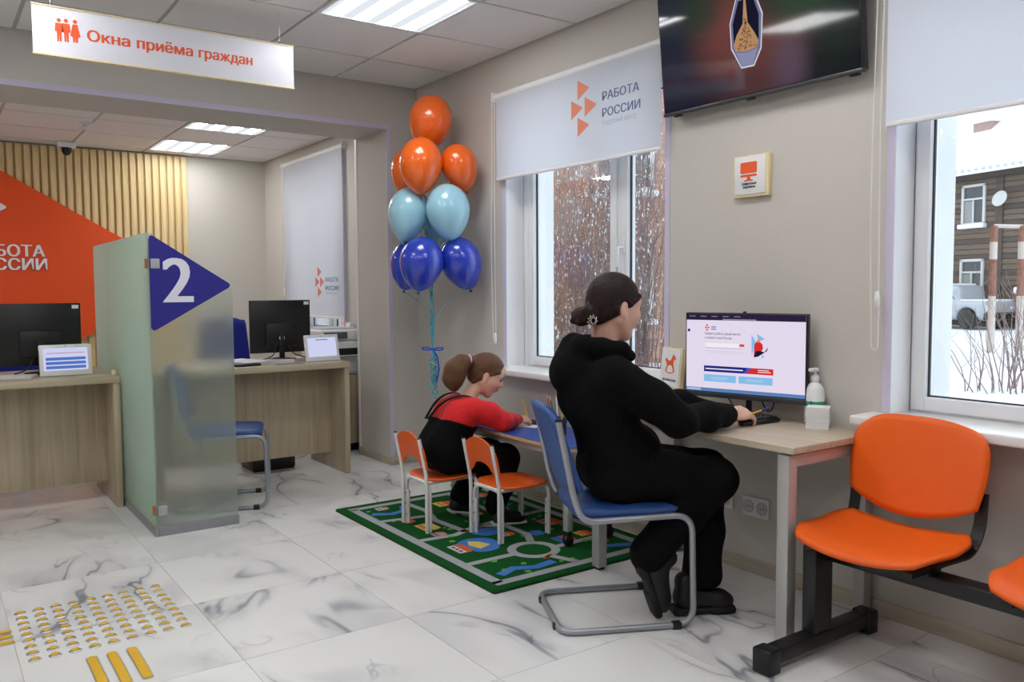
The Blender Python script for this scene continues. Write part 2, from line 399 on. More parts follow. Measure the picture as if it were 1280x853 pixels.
fl = struct(MB().box(XL, XW, YN, YF, -.08, -.0025).obj('floor', M_grout), 'white marbled porcelain tile floor')
TS = .6625; tcache = {}
def cuts(lo, hi, off, step):
    k0 = math.floor((lo-off)/step); out = [lo]; k = k0+1
    while off+k*step < hi-.02:
        if off+k*step > lo+.02: out.append(off+k*step)
        k += 1
    return out+[hi]
gx, gy = cuts(XL, XW, .905, TS), cuts(YN, YF, 2.955, TS)
for i in range(len(gx)-1):
    for j in range(len(gy)-1):
        w, d = gx[i+1]-gx[i]-.0025, gy[j+1]-gy[j]-.0025; key = (round(w, 3), round(d, 3))
        if key not in tcache: tcache[key] = MB().box(-w/2, w/2, -d/2, d/2, -.012, 0).mesh('tile', M_marble)
        o = bpy.data.objects.new('tile', tcache[key]); COL.objects.link(o); o.parent = fl; o.location = ((gx[i]+gx[i+1])/2, (gy[j]+gy[j+1])/2, 0)

# walls
def wall_x(mb, x0, x1, y0, y1, z0, z1, holes):
    ys = [y0]
    for a, b, c, d in sorted(holes):
        mb.box(x0, x1, ys[-1], a, z0, z1); mb.box(x0, x1, a, b, z0, c); mb.box(x0, x1, a, b, d, z1); ys.append(b)
    mb.box(x0, x1, ys[-1], y1, z0, z1)
HOLES = [(.3, 1.83, .8, 2.5), (3.03, 4.48, .8, 2.5), (7.0, 8.25, .88, 2.5)]
mb = MB(); wall_x(mb, XW, XW+.34, YN, YF+.3, -.1, 3.1, HOLES); struct(mb.obj('wall_right', M_wall), 'grey papered window wall')
mb = MB(); mb.box(2.88, XW, YB, YB2, -.05, 3.0); mb.box(-2.3, 2.88, YB, YB2, 2.52, 3.0); mb.box(XL, -2.3, YB, YB2, -.05, 3.0)
struct(mb.obj('wall_back', M_wall), 'grey papered wall with a wide opening to the service room')
struct(MB().box(XL-.2, XL, YN, YF+.3, -.1, 3.1).obj('wall_left', M_wall), 'grey papered side wall')
struct(MB().box(XL, XW, YN-.2, YN, -.1, 3.1).obj('wall_front', M_wall), 'grey papered wall behind the viewer')
struct(MB().box(XL, XW, YF, YF+.2, -.1, 3.1).obj('wall_far', mat('far_wallpaper', (200, 196, 187), .75, var=.03, scale=60, bump=.05, bscale=220)), 'pale far wall of the service room')

# suspended ceilings, every panel its own piece
M_cpan = mat('ceiling_panel', (236, 234, 232), .9, var=.03, scale=220, bump=.25, bscale=500)
M_cgrid = mat('ceiling_grid', (188, 186, 184), .6)
M_tube = emit_mat('fluorescent_tube', (255, 255, 255), LAMP_TUBE); M_plate = emit_mat('lamp_diffuser', (240, 247, 255), LAMP_PLATE)
def ceiling(name, label, x0, x1, y0, y1, z, ox, oy, lights):
    c = struct(MB().box(x0, x1, y0, y1, z+.008, z+.06).obj(name, M_cgrid), label)
    cx, cy = cuts(x0, x1, ox, .655), cuts(y0, y1, oy, .655); cache = {}
    for i in range(len(cx)-1):
        for j in range(len(cy)-1):
            mx, my = (cx[i]+cx[i+1])/2, (cy[j]+cy[j+1])/2
            if any(abs(mx-a) < .1 and abs(my-b) < .1 for a, b in lights): continue
            w, d = cx[i+1]-cx[i]-.022, cy[j+1]-cy[j]-.022; key = (round(w, 3), round(d, 3))
            if key not in cache: cache[key] = MB().box(-w/2, w/2, -d/2, d/2, -.002, .02).mesh('ceiling_panel', M_cpan)
            o = bpy.data.objects.new('ceiling_panel', cache[key]); COL.objects.link(o); o.parent = c; o.location = (mx, my, z)
    return c
def lamp(cx, cy, z, label):
    t = thing('ceiling_light', label, 'ceiling light', (cx, cy, z), 0, 'square fluorescent ceiling lights'); h = .305
    f = MB()
    for a, b, c, d in ((-.322, .322, -.322, -h), (-.322, .322, h, .322), (-.322, -h, -h, h), (h, .322, -h, h)): f.box(a, b, c, d, -.006, .012)
    f.obj('frame', M_white, t)
    MB().box(-h, h, -h, h, .0, .01).obj('diffuser', M_plate, t)
    for k in range(4):
        x = -.225+.15*k; MB().box(x-.042, x+.042, -.295, .295, -.003, .0, .0012, seg=1).obj('tube', M_tube, t)
L1 = [(2.1525, 4.0825), (2.1525, 2.1175), (2.1525, .1525), (.1875, 4.0825), (.1875, 2.1175), (-1.7775, 4.0825), (-1.7775, 2.1175), (-1.7775, .1525), (.1875, .1525)]
ceiling('ceiling', 'white suspended panel ceiling of the waiting room', XL, XW, YN, YB, ZC, XW, 5.065, L1)
for i, (a, b) in enumerate(L1):
    lamp(a, b, ZC, 'lit square ceiling light nearest the balloon corner' if i == 0 else 'square fluorescent ceiling light further along the waiting room')
L2 = [(2.2125, 8.4925), (2.2125, 7.1825), (-.4075, 7.8375)]
ceiling('ceiling_inner', 'white suspended panel ceiling of the service room', XL, XW, YB2, YF, ZC2, 2.54, 8.82, L2)
for i, (a, b) in enumerate(L2):
    lamp(a, b, ZC2, ('lit square ceiling light in front of the wooden slat wall', 'lit ceiling light half hidden behind the beam of the opening')[i] if i < 2 else 'square fluorescent ceiling light over the far end of the service room')

# skirting and corner strips
struct(MB().box(XW-.012, XW, YN, YB, 0, .065, .003).obj('baseboard_right', M_skirt)); struct(MB().box(XW-.012, XW, YB2, YF, 0, .065, .003).obj('baseboard_inner', M_skirt))
mb = MB().box(2.88, XW-.012, YB-.012, YB, 0, .065, .003); mb.box(2.868, 2.88, YB-.012, YB2, 0, .065, .003); struct(mb.obj('baseboard_back', M_skirt))
struct(MB().box(-2.3, XW-.012, YF-.012, YF, 0, .065).obj('baseboard_far', M_skirt))
struct(MB().box(-2.3, 2.91, YB-.004, YB, 2.515, 2.55).obj('trim_1', M_lilac)); struct(MB().box(2.876, 2.91, YB-.005, YB, .065, 2.515).obj('trim_2', M_lilac))
struct(MB().box(2.874, 2.88, YB2-.03, YB2+.004, 0.065, 2.52).obj('trim_3', M_white))

# windows
M_gask = mat('rubber_gasket', (38, 40, 44), .6); M_sill = mat('window_sill', (236, 235, 233), .3, var=.02, coat=.3)
def window(n, y0, y1, z0, z1, label, panes, sill, handle=None):
    w = bpy.data.objects.new('window_%d' % n, None); COL.objects.link(w); place(w, (XW+.14, (y0+y1)/2, z0)); struct(w, label)
    P = lambda mb, name, m: mb.obj(name, m, w, world=True)
    xi, xo = XW+.14, XW+.21
    for a, b in ((y0, y0+.012), (y1-.012, y1)): P(MB().box(XW, xi, a, b, z0, z1), 'reveal', M_wall2)
    P(MB().box(XW, xi, y0+.012, y1-.012, z1-.012, z1), 'reveal', M_wall2)
    for a, b in ((y0, y0+.07), (y1-.07, y1)): P(MB().box(xo, XW+.345, a, b, z0, z1), 'outer_reveal', M_wall2)
    for a in (y0, y1): P(MB().box(XW-.004, XW, a-.012, a+.022, z0+.03, z1), 'corner_strip', M_lilac)
    f = MB(); f.box(xi, xo, y0+.012, y0+.06, z0, z1, .004); f.box(xi, xo, y1-.06, y1-.012, z0, z1, .004); f.box(xi, xo, y0+.06, y1-.06, z0, z0+.05, .004); f.box(xi, xo, y0+.06, y1-.06, z1-.06, z1, .004)
    for k in range(len(panes)-1):
        m = (panes[k][1]+panes[k+1][0])/2; f.box(xi, xo, m-.035, m+.035, z0+.05, z1-.06, .004)
    P(f, 'frame', M_pvc)
    for a, b in panes:
        s = MB(); q = .055; x0, x1 = xi-.012, xo-.012; zb, zt = z0+.035, z1-.045
        s.box(x0, x1, a-q, a, zb, zt, .004); s.box(x0, x1, b, b+q, zb, zt, .004); s.box(x0, x1, a, b, zb, zb+q, .004); s.box(x0, x1, a, b, zt-q, zt, .004)
        so = P(s, 'sash', M_pvc)
        g = MB(); e = .005; xg = xi+.02
        g.box(xg-.004, xg+.009, a-.001, a+e, zb+q, zt-q); g.box(xg-.004, xg+.009, b-e, b+.001, zb+q, zt-q); g.box(xg-.004, xg+.009, a, b, zb+q-.001, zb+q+e); g.box(xg-.004, xg+.009, a, b, zt-q-e, zt-q+.001)
        P(g, 'gasket', M_gask)
        P(MB().box(xi+.02, xi+.024, a, b, zb+q, zt-q), 'pane', M_glass)
    if handle:
        hy, hz = handle; h = MB(); h.box(xi-.02, xi-.012, hy-.014, hy+.014, hz-.035, hz+.035, .004); h.tube(fillet([(xi-.015, hy, hz), (xi-.055, hy, hz), (xi-.055, hy+.005, hz-.11)], .015), .009, 8); P(h, 'handle', M_pvc)
    ya, yb = sill
    P(MB().box(2.975, xi, ya, yb, z0-.012, z0+.026, .008, seg=3), 'sill', M_sill)
    return w
window(1, 3.03, 4.48, .8, 2.5, 'white two-sash window above the low blue table', [(3.12, 3.475), (3.614, 4.352)], (2.83, 4.58), (3.5, 1.56))
window(2, .3, 1.83, .8, 2.5, 'white window behind the orange seats looking onto the snowy yard', [(.42, 1.753)], (-.05, 1.9))
window(3, 7.0, 8.25, .88, 2.5, 'white window of the service room almost covered by its blind', [(7.12, 7.55), (7.68, 8.13)], (6.9, 8.35))
# ------------------------------------------------------------------ roller blinds
def cloth():
    m = bpy.data.materials.new('blind_fabric'); m.use_nodes = True; nt = m.node_tree; N = nt.nodes; L = nt.links; p = N['Principled BSDF']
    w = N.new('ShaderNodeTexNoise'); w.inputs['Scale'].default_value = 300; mix = N.new('ShaderNodeMix'); mix.data_type = 'RGBA'
    mix.inputs['A'].default_value = col(232, 235, 242); mix.inputs['B'].default_value = col(244, 246, 250); L.new(w.outputs['Fac'], mix.inputs['Factor'])
    L.new(mix.outputs['Result'], p.inputs['Base Color']); p.inputs['Roughness'].default_value = .8
    t = N.new('ShaderNodeBsdfTranslucent'); L.new(mix.outputs['Result'], t.inputs[0])
    ms = N.new('ShaderNodeMixShader'); ms.inputs[0].default_value = .56; L.new(p.outputs[0], ms.inputs[1]); L.new(t.outputs[0], ms.inputs[2]); L.new(ms.outputs[0], N['Material Output'].inputs[0])
    return m
M_cloth = cloth(); M_blue_print = mat('print_blue', (104, 122, 158), .7, var=.02); M_or_print = mat('print_orange', (228, 138, 110), .7, var=.02); M_pale_print = mat('print_pale', (204, 210, 224), .7, var=.02)
M_chain = mat('white_chain', (232, 230, 224), .5)
def blind(label, x, y0, y1, z0, z1, chain_y, chain_z, logo=None, clasp=None):
    t = thing('roller_blind', label, 'roller blind', (x, (y0+y1)/2, z1), 0, 'white roller blinds on the windows')
    P = lambda mb, n, m: mb.obj(n, m, t, world=True)
    P(MB().tube([(x+.012, y0-.02, z1), (x+.012, y1+.035, z1)], .021, 14), 'roller_tube', M_white)
    for y in (y0-.025, y1+.035): P(MB().box(x-.015, XW, y-.006, y+.006, z1-.03, z1+.03, .004), 'bracket', M_white)
    fab = P(MB().box(x-.0008, x+.0008, y0, y1, z0+.012, z1), 'fabric', M_cloth)
    P(MB().box(x-.007, x+.007, y0, y1, z0, z0+.02, .005), 'bottom_bar', M_white)
    P(MB().tube([(x+.02, y1+.012, z0), (x+.02, y1+.012, z1)], .003, 6), 'guide_wire', M_white)
    cy = chain_y; pts = []
    for k in range(13): a = k/12; pts.append((x-.004+.004*math.sin(7*a), cy+.012*math.sin(3*a), z1-a*(z1-chain_z)))
    pts += [(x, cy-.012, chain_z-.012), (x, cy-.026, chain_z)]
    for k in range(1, 13): a = k/12; pts.append((x, cy-.028+.01*math.sin(3*a), chain_z+a*(z1-chain_z)))
    P(MB().tube(pts, .0026, 6), 'chain', M_chain)
    cz = clasp if clasp else chain_z+.01
    P(MB().lathe([(.002, -.04), (.009, -.036), (.011, 0), (.008, .03), (.002, .034)], 10, (x, cy-.018, cz)), 'chain_weight', M_white)
    if logo:
        ly, lz, s, ty, tz, tw, cap = logo
        logo_tris('printed_mark', s, facing_mx((x-.0012, ly, lz)), M_or_print, t)
        for i, wd in enumerate(('РАБОТА', 'РОССИИ')):
            text('lettering', wd, cap/.727, facing_mx((x-.0012, ty, tz-i*cap*1.95)), M_blue_print, t, bold=cap*.03, width=tw*(1, 1.03)[i])
        text('lettering', 'Кадровый центр', cap*.62/.727, facing_mx((x-.0012, ty, tz-cap*2.9)), M_pale_print, t, width=tw*.93)
    return t
blind('white roller blind with orange and blue print above the low table', 3.085, 3.04, 4.51, 2.025, 2.565, 4.555, 1.0, (3.655, 2.343, .27, 3.484, 2.352, .287, .046))
blind('white roller blind over the window behind the orange seats', 3.085, .27, 1.835, 1.945, 2.7, 1.875, 1.09, None, 1.28)
blind('white roller blind pulled nearly down in the service room', 3.09, 6.93, 8.38, 1.065, 2.6, 8.42, 1.3, (7.49, 1.405, .25, 7.34, 1.405, .29, .04))

# ------------------------------------------------------------------ television
a = math.atan2(.06, .605)
MT = basis((0, -1, 0), (-math.sin(a), 0, math.cos(a)), (-math.cos(a), 0, -math.sin(a)), (3.05, 2.985, 2.185))
t = thing('television', 'wide black wall television showing a capsule of tan grains', 'television', (3.1, 2.45, 2.19))
P = lambda mb, n, m: mb.obj(n, m, t, world=True)
P(MB().box(-.003, 1.068, -.004, .612, -.045, -.002, .006, M=MT), 'casing', M_black)
P(MB().box(-.003, 1.068, -.012, .003, -.03, .004, .003, M=MT), 'lower_bezel', mat('gunmetal', (86, 88, 92), .3, metal=.8))
P(MB().box(.2, .86, .1, .5, -.06, -.045, .006, M=MT).box(.35, .7, .15, .45, -.085, -.06, M=MT), 'wall_mount', M_blackm)
P(MB().box(.5, .54, -.022, -.012, -.02, 0, .003, M=MT), 'sensor', M_black)
for q in (.07, 1.02): P(MB().box(q-.02, q+.02, -.02, -.008, -.035, -.012, .003, M=MT), 'foot_mount', M_black)
def tv_screen():
    m = bpy.data.materials.new('tv_picture'); m.use_nodes = True; nt = m.node_tree; N = nt.nodes; L = nt.links; p = N['Principled BSDF']
    p.inputs['Base Color'].default_value = (.003, .003, .004, 1); p.inputs['Roughness'].default_value = .06; p.inputs['Specular IOR Level'].default_value = .55
    tc = N.new('ShaderNodeTexCoord'); sp = N.new('ShaderNodeSeparateXYZ'); L.new(tc.outputs['Object'], sp.inputs[0])
    cur = None
    def blob(yy, zz, ry, rz, rot, rgb, st):
        nonlocal cur
        mp = N.new('ShaderNodeMapping'); mp.vector_type = 'TEXTURE'; mp.inputs['Location'].default_value = (0, yy, zz); mp.inputs['Rotation'].default_value = (rot, 0, 0); mp.inputs['Scale'].default_value = (9, ry, rz); L.new(tc.outputs['Object'], mp.inputs[0])
        g = N.new('ShaderNodeVectorMath'); g.operation = 'LENGTH'; L.new(mp.outputs[0], g.inputs[0])
        r = N.new('ShaderNodeMapRange'); r.interpolation_type = 'SMOOTHSTEP'; r.inputs['From Min'].default_value = 1.5; r.inputs['From Max'].default_value = .15; r.inputs['To Max'].default_value = st; L.new(g.outputs['Value'], r.inputs[0])
        mx = N.new('ShaderNodeMix'); mx.data_type = 'RGBA'; mx.inputs['B'].default_value = col(*rgb); L.new(r.outputs[0], mx.inputs['Factor'])
        if cur is None: mx.inputs['A'].default_value = col(9, 14, 18)
        else: L.new(cur, mx.inputs['A'])
        cur = mx.outputs['Result']
    # local y = 2.45 - world y ... object origin at (3.1, 2.45, 2.19)
    blob(.42, .2, .16, .5, 0, (16, 22, 44), .9); blob(.12, .3, .2, .22, .5, (112, 56, 50), .75); blob(-.05, .13, .28, .16, -.5, (96, 52, 50), .8)
    blob(-.2, .08, .1, .12, 0, (84, 66, 84), .8); blob(-.3, .36, .2, .14, 0, (20, 58, 34), .9); blob(-.42, .15, .12, .12, 0, (8, 26, 20), .8); blob(.28, .42, .14, .12, 0, (18, 44, 26), .8); blob(.25, .06, .3, .06, 0, (24, 20, 40), .8)
    L.new(cur, p.inputs['Emission Color']); p.inputs['Emission Strength'].default_value = 1.0
    return m
P(MB().box(.006, 1.06, .006, .603, -.002, 0, M=MT), 'screen', tv_screen())
E_wht = emit_mat('picture_white', (214, 214, 226), .9); E_tan = emit_mat('picture_tan', (196, 150, 108), .8); E_tan2 = emit_mat('picture_brown', (120, 82, 58), .8); E_mid = emit_mat('picture_steel', (120, 122, 156), .8); E_dk = emit_mat('picture_dark', (28, 28, 48), .8)
cap_out = [(.432, .327), (.433, .216), (.485, .121), (.555, .118), (.598, .185), (.613, .33), (.575, .43), (.474, .43)]
ccx, ccy = .52, .28
P(MB().prism(cap_out, 0, .0006, MT), 'picture_outline', E_wht)
P(MB().prism([(ccx+(x-ccx)*.93, ccy+(y-ccy)*.955) for x, y in cap_out], .0006, .001, MT), 'picture_flask', E_mid)
P(MB().prism([(.45, .32), (.452, .235), (.585, .212), (.592, .33), (.565, .41), (.487, .41)], .001, .0014, MT), 'picture_inside', E_dk)
P(MB().prism([(.449, .228), (.47, .27), (.505, .31), (.516, .41), (.526, .41), (.532, .31), (.565, .26), (.586, .22), (.575, .195), (.52, .188), (.46, .2)], .0014, .0018, MT), 'picture_grain_heap', E_tan)
g = MB()
for k in range(90):
    b = R.uniform(.2, .33); hw = max(.006, (.34-b)*.5-.012); x = .519+R.uniform(-hw, hw)
    g.prism([(x-.004, b), (x, b+.004), (x+.004, b+.001), (x, b-.003)], .0018, .002, MT)
g.obj('picture_grains', E_tan2, t, world=True)['kind'] = 'stuff'
P(MB().prism([(.46, .195), (.52, .183), (.578, .19), (.552, .128), (.49, .132)], .002, .0022, MT), 'picture_cup', E_wht if 0 else emit_mat('picture_cup', (150, 152, 186), .8))

# ------------------------------------------------------------------ small wall signs, sockets
M_pine = wood('pine_frame', (226, 210, 160), (240, 226, 182), 'Z'); M_signw = mat('sign_white', (232, 232, 232), .4, var=.02); M_orange_ink = mat('orange_ink', (240, 96, 36), .5, var=.03); M_navy = mat('navy_ink', (34, 40, 96), .5)
t = thing('wall_sign', 'square wooden-framed sign with an orange computer screen on the wall', 'sign', (3.12, 2.495, 1.835)); P = lambda mb, n, m: mb.obj(n, m, t, world=True)
P(MB().box(3.104, 3.13, 2.398, 2.592, 1.742, 1.93, .003), 'backing', M_pine); P(MB().box(3.1, 3.105, 2.412, 2.584, 1.754, 1.926, .002), 'panel', M_signw)
Ms = facing_mx((3.0995, 2.5, 1.84))
ic = MB().prism(rounded(.092, .05, .006, 3, -.004, .034), 0, .0008, Ms).prism(rounded(.092, .01, .003, 2, -.004, -.002), 0, .0008, Ms).prism([(-.012, -.008), (.006, -.008), (.008, -.022), (-.014, -.022)], 0, .0008, Ms).prism(rounded(.05, .006, .002, 2, -.004, -.024), 0, .0008, Ms)
P(ic, 'printed_screen', M_orange_ink)
for i, s_ in enumerate(('Цифровые', 'сервисы')): text('lettering', s_, .0165, facing_mx((3.0988, 2.5, 1.797-i*.015)), M_navy, t, bold=.0004, align='CENTER')
P(MB().box(3.102, 3.112, 2.485, 2.505, 1.924, 1.932, .002), 'hanger', M_pine)

t = thing('desk_sign', 'wooden-framed sign with an orange rocking horse leaning on the sill', 'sign', (3.07, 2.96, .826), math.radians(-14)); P = lambda mb, n, m: mb.obj(n, m, t)
lean = Matrix.Rotation(math.radians(6), 4, 'Y')
P(MB().box(-.002, .026, -.09, .09, .002, .205, .003, M=lean), 'backing', M_pine); P(MB().box(-.006, -.001, -.082, .088, .008, .2, .002, M=lean), 'panel', M_signw)
Mh = lean @ basis((0, -1, 0), (0, 0, 1), (-1, 0, 0), (-.0063, 0, .118))
h = MB()
h.prism([(-.04, .006), (-.048, .024), (-.042, .034), (-.032, .03), (-.026, .023), (-.005, .019), (.006, .026), (.013, .042), (.02, .05), (.023, .058), (.028, .05), (.038, .044), (.047, .034), (.045, .026), (.037, .028), (.029, .031), (.028, .018), (.027, .005), (.034, -.012), (.041, -.029), (.032, -.031), (.024, -.014), (.013, -.003), (-.008, -.002), (-.021, -.009), (-.029, -.031), (-.038, -.029), (-.031, -.005), (-.033, .01), (-.036, .016)], 0, .0008, Mh)
arc = [(math.sin(q)*.075, .03-math.cos(q)*.075) for q in np.linspace(-.62, .62, 12)]; arc2 = [(math.sin(q)*.07, .03-math.cos(q)*.07) for q in np.linspace(.62, -.62, 12)]
h.prism(arc+arc2, 0, .0008, Mh); P(h, 'printed_horse', M_orange_ink)
text('lettering', 'Детский уголок', .017, Matrix.Translation(t.location) @ Matrix.Rotation(math.radians(-14), 4, 'Z') @ lean @ basis((0, -1, 0), (0, 0, 1), (-1, 0, 0), (-.0064, 0, .036)), M_navy, t, bold=.0004, align='CENTER', width=.125)
P(MB().box(.0, .01, -.01, .01, .2, .208, .002, M=lean), 'hanger', M_orange_ink)

def socket(y0, y1, z0, z1, n, label, name='power_socket'):
    t = thing(name, label, 'socket', (XW, (y0+y1)/2, (z0+z1)/2)); P = lambda mb, nn, m: mb.obj(nn, m, t, world=True)
    P(MB().box(XW-.011, XW, y0, y1, z0, z1, .004), 'plate', M_white)
    for k in range(n):
        cy = y0+(y1-y0)*(k+.5)/n; cz = (z0+z1)/2; M = basis((0, -1, 0), (0, 0, 1), (-1, 0, 0), (XW-.011, cy, cz))
        o = P(MB().lathe([(.03, 0), (.03, .003), (.024, .003), (.023, .0005)], 20, M=M), 'well', mat('socket_well', (205, 205, 205), .5))
        MB().lathe([(.004, .0005), (.004, .0008)], 8, (.008, 0, 0), M=M).lathe([(.004, .0005), (.004, .0008)], 8, (-.008, 0, 0), M=M).obj('pin_hole', M_black, t, world=True)
socket(2.385, 2.533, .266, .36, 2, 'double white power socket on the wall under the desk')
socket(2.59, 2.68, .275, .362, 1, 'single white wall box half hidden behind the black trousers')

# ------------------------------------------------------------------ hanging sign
t = thing('hanging_sign', 'long white hanging sign with orange wording over the opening', 'sign', (1.108, 4.5, 2.44)); P = lambda mb, n, m: mb.obj(n, m, t, world=True)
P(MB().box(.482, 1.734, 4.502, 4.518, 2.44, 2.662, .002), 'panel', mat('sign_panel', (224, 224, 234), .45, var=.02))
P(MB().box(.48, 1.736, 4.498, 4.524, 2.434, 2.441).box(.48, 1.736, 4.498, 4.524, 2.66, 2.666), 'edge_strip', M_pine)
M_ol = mat('orange_letters', (236, 92, 44), .5, var=.02)
for wd, x0, x1 in (('Окна', .71, .902), ('приёма', .932, 1.2), ('граждан', 1.228, 1.507)): text('lettering', wd, .072, facing_my((x0, 4.5015, 2.528)), M_ol, t, bold=.0022, width=x1-x0)
pp = MB(); Mp = facing_my((0, 4.5015, 0))
for k, cx in enumerate((.592, .622, .66)):
    b = .505+.002*k; pp.prism([(cx+.0095*math.cos(q), b+.098+.0095*math.sin(q)) for q in np.linspace(0, 5.7, 10)], 0, .0008, Mp)
    if k < 2: pp.prism([(cx-.015, b+.085), (cx+.015, b+.085), (cx+.018, b+.045), (cx+.01, b+.045), (cx+.009, b), (cx+.002, b), (cx, b+.04), (cx-.002, b), (cx-.009, b), (cx-.01, b+.045), (cx-.018, b+.045)], 0, .0008, Mp)
    else: pp.prism([(cx-.01, b+.085), (cx+.01, b+.085), (cx+.022, b+.03), (cx+.012, b+.026), (cx+.01, b), (cx+.003, b), (cx, b+.024), (cx-.003, b), (cx-.01, b), (cx-.012, b+.026), (cx-.022, b+.03)], 0, .0008, Mp)
pp.v = [(x, y, z+2.0) for x, y, z in pp.v]; P(pp, 'printed_people', MATS['orange_letters'])
for x in (.56, 1.66):
    P(MB().tube([(x, 4.511, 2.664), (x, 4.511, ZC)], .0012, 5), 'wire', M_chrome); P(MB().lathe([(.006, 0), (.006, .012), (.002, .016)], 8, (x, 4.511, 2.664)), 'clamp', M_chrome)

# ------------------------------------------------------------------ service room: slat wall, orange panel, camera, smoke detector
sl = thing('slat_wall', 'vertical pale wooden slat cladding on the far wall', 'cladding', (.7, YF-.02, 1.4)); M_slat = wood('slat_pine', (206, 178, 124), (236, 214, 164), 'Z', .8)
MB().box(-1.1, 2.3, YF-.012, YF, .07, 2.7).obj('backing_board', wood('slat_back', (196, 170, 122), (214, 190, 144), 'Z', .8), sl, world=True)
sm = MB().box(-.0245, .0245, -.026, 0, -1.315, 1.315, .003, seg=1).mesh('slat', M_slat)
for k in range(49):
    o = bpy.data.objects.new('slat', sm); COL.objects.link(o); o.parent = sl; o.location = (2.278-.07*k-.7, YF-.012-(YF-.02), 1.385-1.4)
t = thing('logo_panel', 'large orange triangular wall panel with white lettering on the slats', 'sign', (.6, 8.99, 1.5)); P = lambda mb, n, m: mb.obj(n, m, t, world=True)
MY = facing_my((0, 8.985, 0))
P(MB().prism([(2.26, 1.44), (2.28, 1.47), (2.26, 1.5), (.2, 2.70), (-.2, 2.70), (-.2, .24), (.2, .24)], 0, .03, MY), 'panel', mat('orange_panel', (232, 78, 10), .5, var=.03))
M_lw = mat('letter_white', (235, 232, 240), .4, var=.02); MY = facing_my((0, 8.95, 0))
text('lettering', 'РАБОТА', .148, MY @ Matrix.Translation((.987, 1.655, 0)), M_lw, t, bold=.0045, align='RIGHT', depth=.006); text('lettering', 'РОССИИ', .148, MY @ Matrix.Translation((1.01, 1.53, 0)), M_lw, t, bold=.0045, align='RIGHT', depth=.006)
P(MB().prism([(.685, 2.09), (.69, 2.1), (.685, 2.112), (.56, 2.185), (.54, 2.17), (.54, 2.03), (.56, 2.018)], 0, .012, MY).prism([(.5, 2.36), (.5, 2.38), (.37, 2.45), (.36, 2.44), (.36, 2.3), (.37, 2.29)], 0, .012, MY), 'white_mark', M_lw)
t = thing('security_camera', 'small white dome security camera under the service room ceiling', 'camera', (1.18, 8.8, 2.63)); P = lambda mb, n, m: mb.obj(n, m, t)
P(MB().box(-.075, .075, -.05, .06, .03, .09, .012), 'housing', M_white); P(MB().lathe([(.002, -.04), (.028, -.03), (.042, -.005), (.045, .03)], 18), 'dome', mat('smoked_dome', (24, 24, 28), .1))
t = thing('smoke_detector', 'round white smoke detector on the service room ceiling', 'smoke detector', (1.19, 7.72, ZC2)); P = lambda mb, n, m: mb.obj(n, m, t)
P(MB().lathe([(.055, -.004), (.055, 0)], 20).lathe([(.05, -.02), (.052, -.004)], 20), 'base', M_white); P(MB().lathe([(.012, -.06), (.034, -.056), (.04, -.045), (.04, -.04)], 18).lathe([(.025, -.045), (.025, -.02)], 14), 'sensor_cap', M_white)
# ------------------------------------------------------------------ computer desk by the window wall
M_top = wood('desk_laminate', (176, 160, 140), (200, 186, 166), 'Y', .8, .4); M_oak = wood('oak_laminate', (168, 152, 128), (196, 180, 154), 'Z', .7, .45)
M_leg = mat('satin_grey_steel', (186, 186, 184), .35, metal=.3, var=.03)
t = thing('computer_desk', 'narrow light wood computer desk on silver steel legs', 'desk', (2.8, 2.39, 0)); P = lambda mb, n, m: mb.obj(n, m, t, world=True)
P(MB().box(2.555, 3.122, 1.85, 3.0, .724, .749, .0015), 'tabletop', M_top)
for y in (1.872, 2.915):
    for x in (2.562, 3.06):
        o = P(MB().box(x, x+.05, y, y+.05, .012, .715, .002), 'leg', M_leg); MB().box(x+.008, x+.042, y+.008, y+.042, 0, .014).obj('foot_pad', M_black, o, world=False).location = (-2.8, -2.39, 0)
    P(MB().box(2.612, 3.06, y, y+.05, .67, .715, .002), 'end_rail', M_leg)
P(MB().box(2.9, 2.93, 1.922, 2.915, .67, .715, .002), 'long_rail', M_leg)
P(MB().box(2.6, 2.66, 1.87, 1.92, .715, .724).box(3.0, 3.06, 1.87, 1.92, .715, .724).box(2.6, 2.66, 2.92, 2.96, .715, .724).box(3.0, 3.06, 2.92, 2.96, .715, .724), 'top_bracket', M_blackm)

# monitor
mx, my = (2.91+3.05)/2, (2.70+2.145)/2; ang = math.atan2(3.05-2.91, 2.70-2.145)
t = thing('monitor', 'wide computer monitor showing a white web page on the desk', 'monitor', (mx, my, .749), ang); P = lambda mb, n, m: mb.obj(n, m, t)
w = .286
P(MB().box(-.004, .03, -w, w, .084, .468, .004), 'casing', M_black); P(MB().box(-.008, -.003, -w, w, .082, .104, .002), 'chin', mat('dark_silver', (70, 74, 82), .35, metal=.5))
Mm = basis((0, -1, 0), (0, 0, 1), (-1, 0, 0), (-.0045, 0, .282)); hw, hh = w-.006, .18      # screen drawn with x right, y up
def S(name, pts, m, d=0, parent=None): return MB().prism(pts, d, d+.0004, Mm).obj(name, m, parent or t)
def rect(x0, x1, y0, y1): return [(x0, y0), (x1, y0), (x1, y1), (x0, y1)]
def E(n, c, s=.92): return emit_mat('screen_'+n, c, s)
scr = S('screen', rect(-hw, hw, -hh+.006, hh), E('page', (236, 226, 246)))
S('browser_bar', rect(-hw, hw, hh-.028, hh), E('bar', (44, 36, 64)), .0005); S('address_line', rect(-.1, .06, hh-.0265, hh-.0215), E('adr', (150, 146, 164)), .001)
for k in range(5): S('tab_mark', rect(-.265+.055*k, -.235+.055*k, hh-.012, hh-.009), E('adr', (150, 146, 164)), .001)
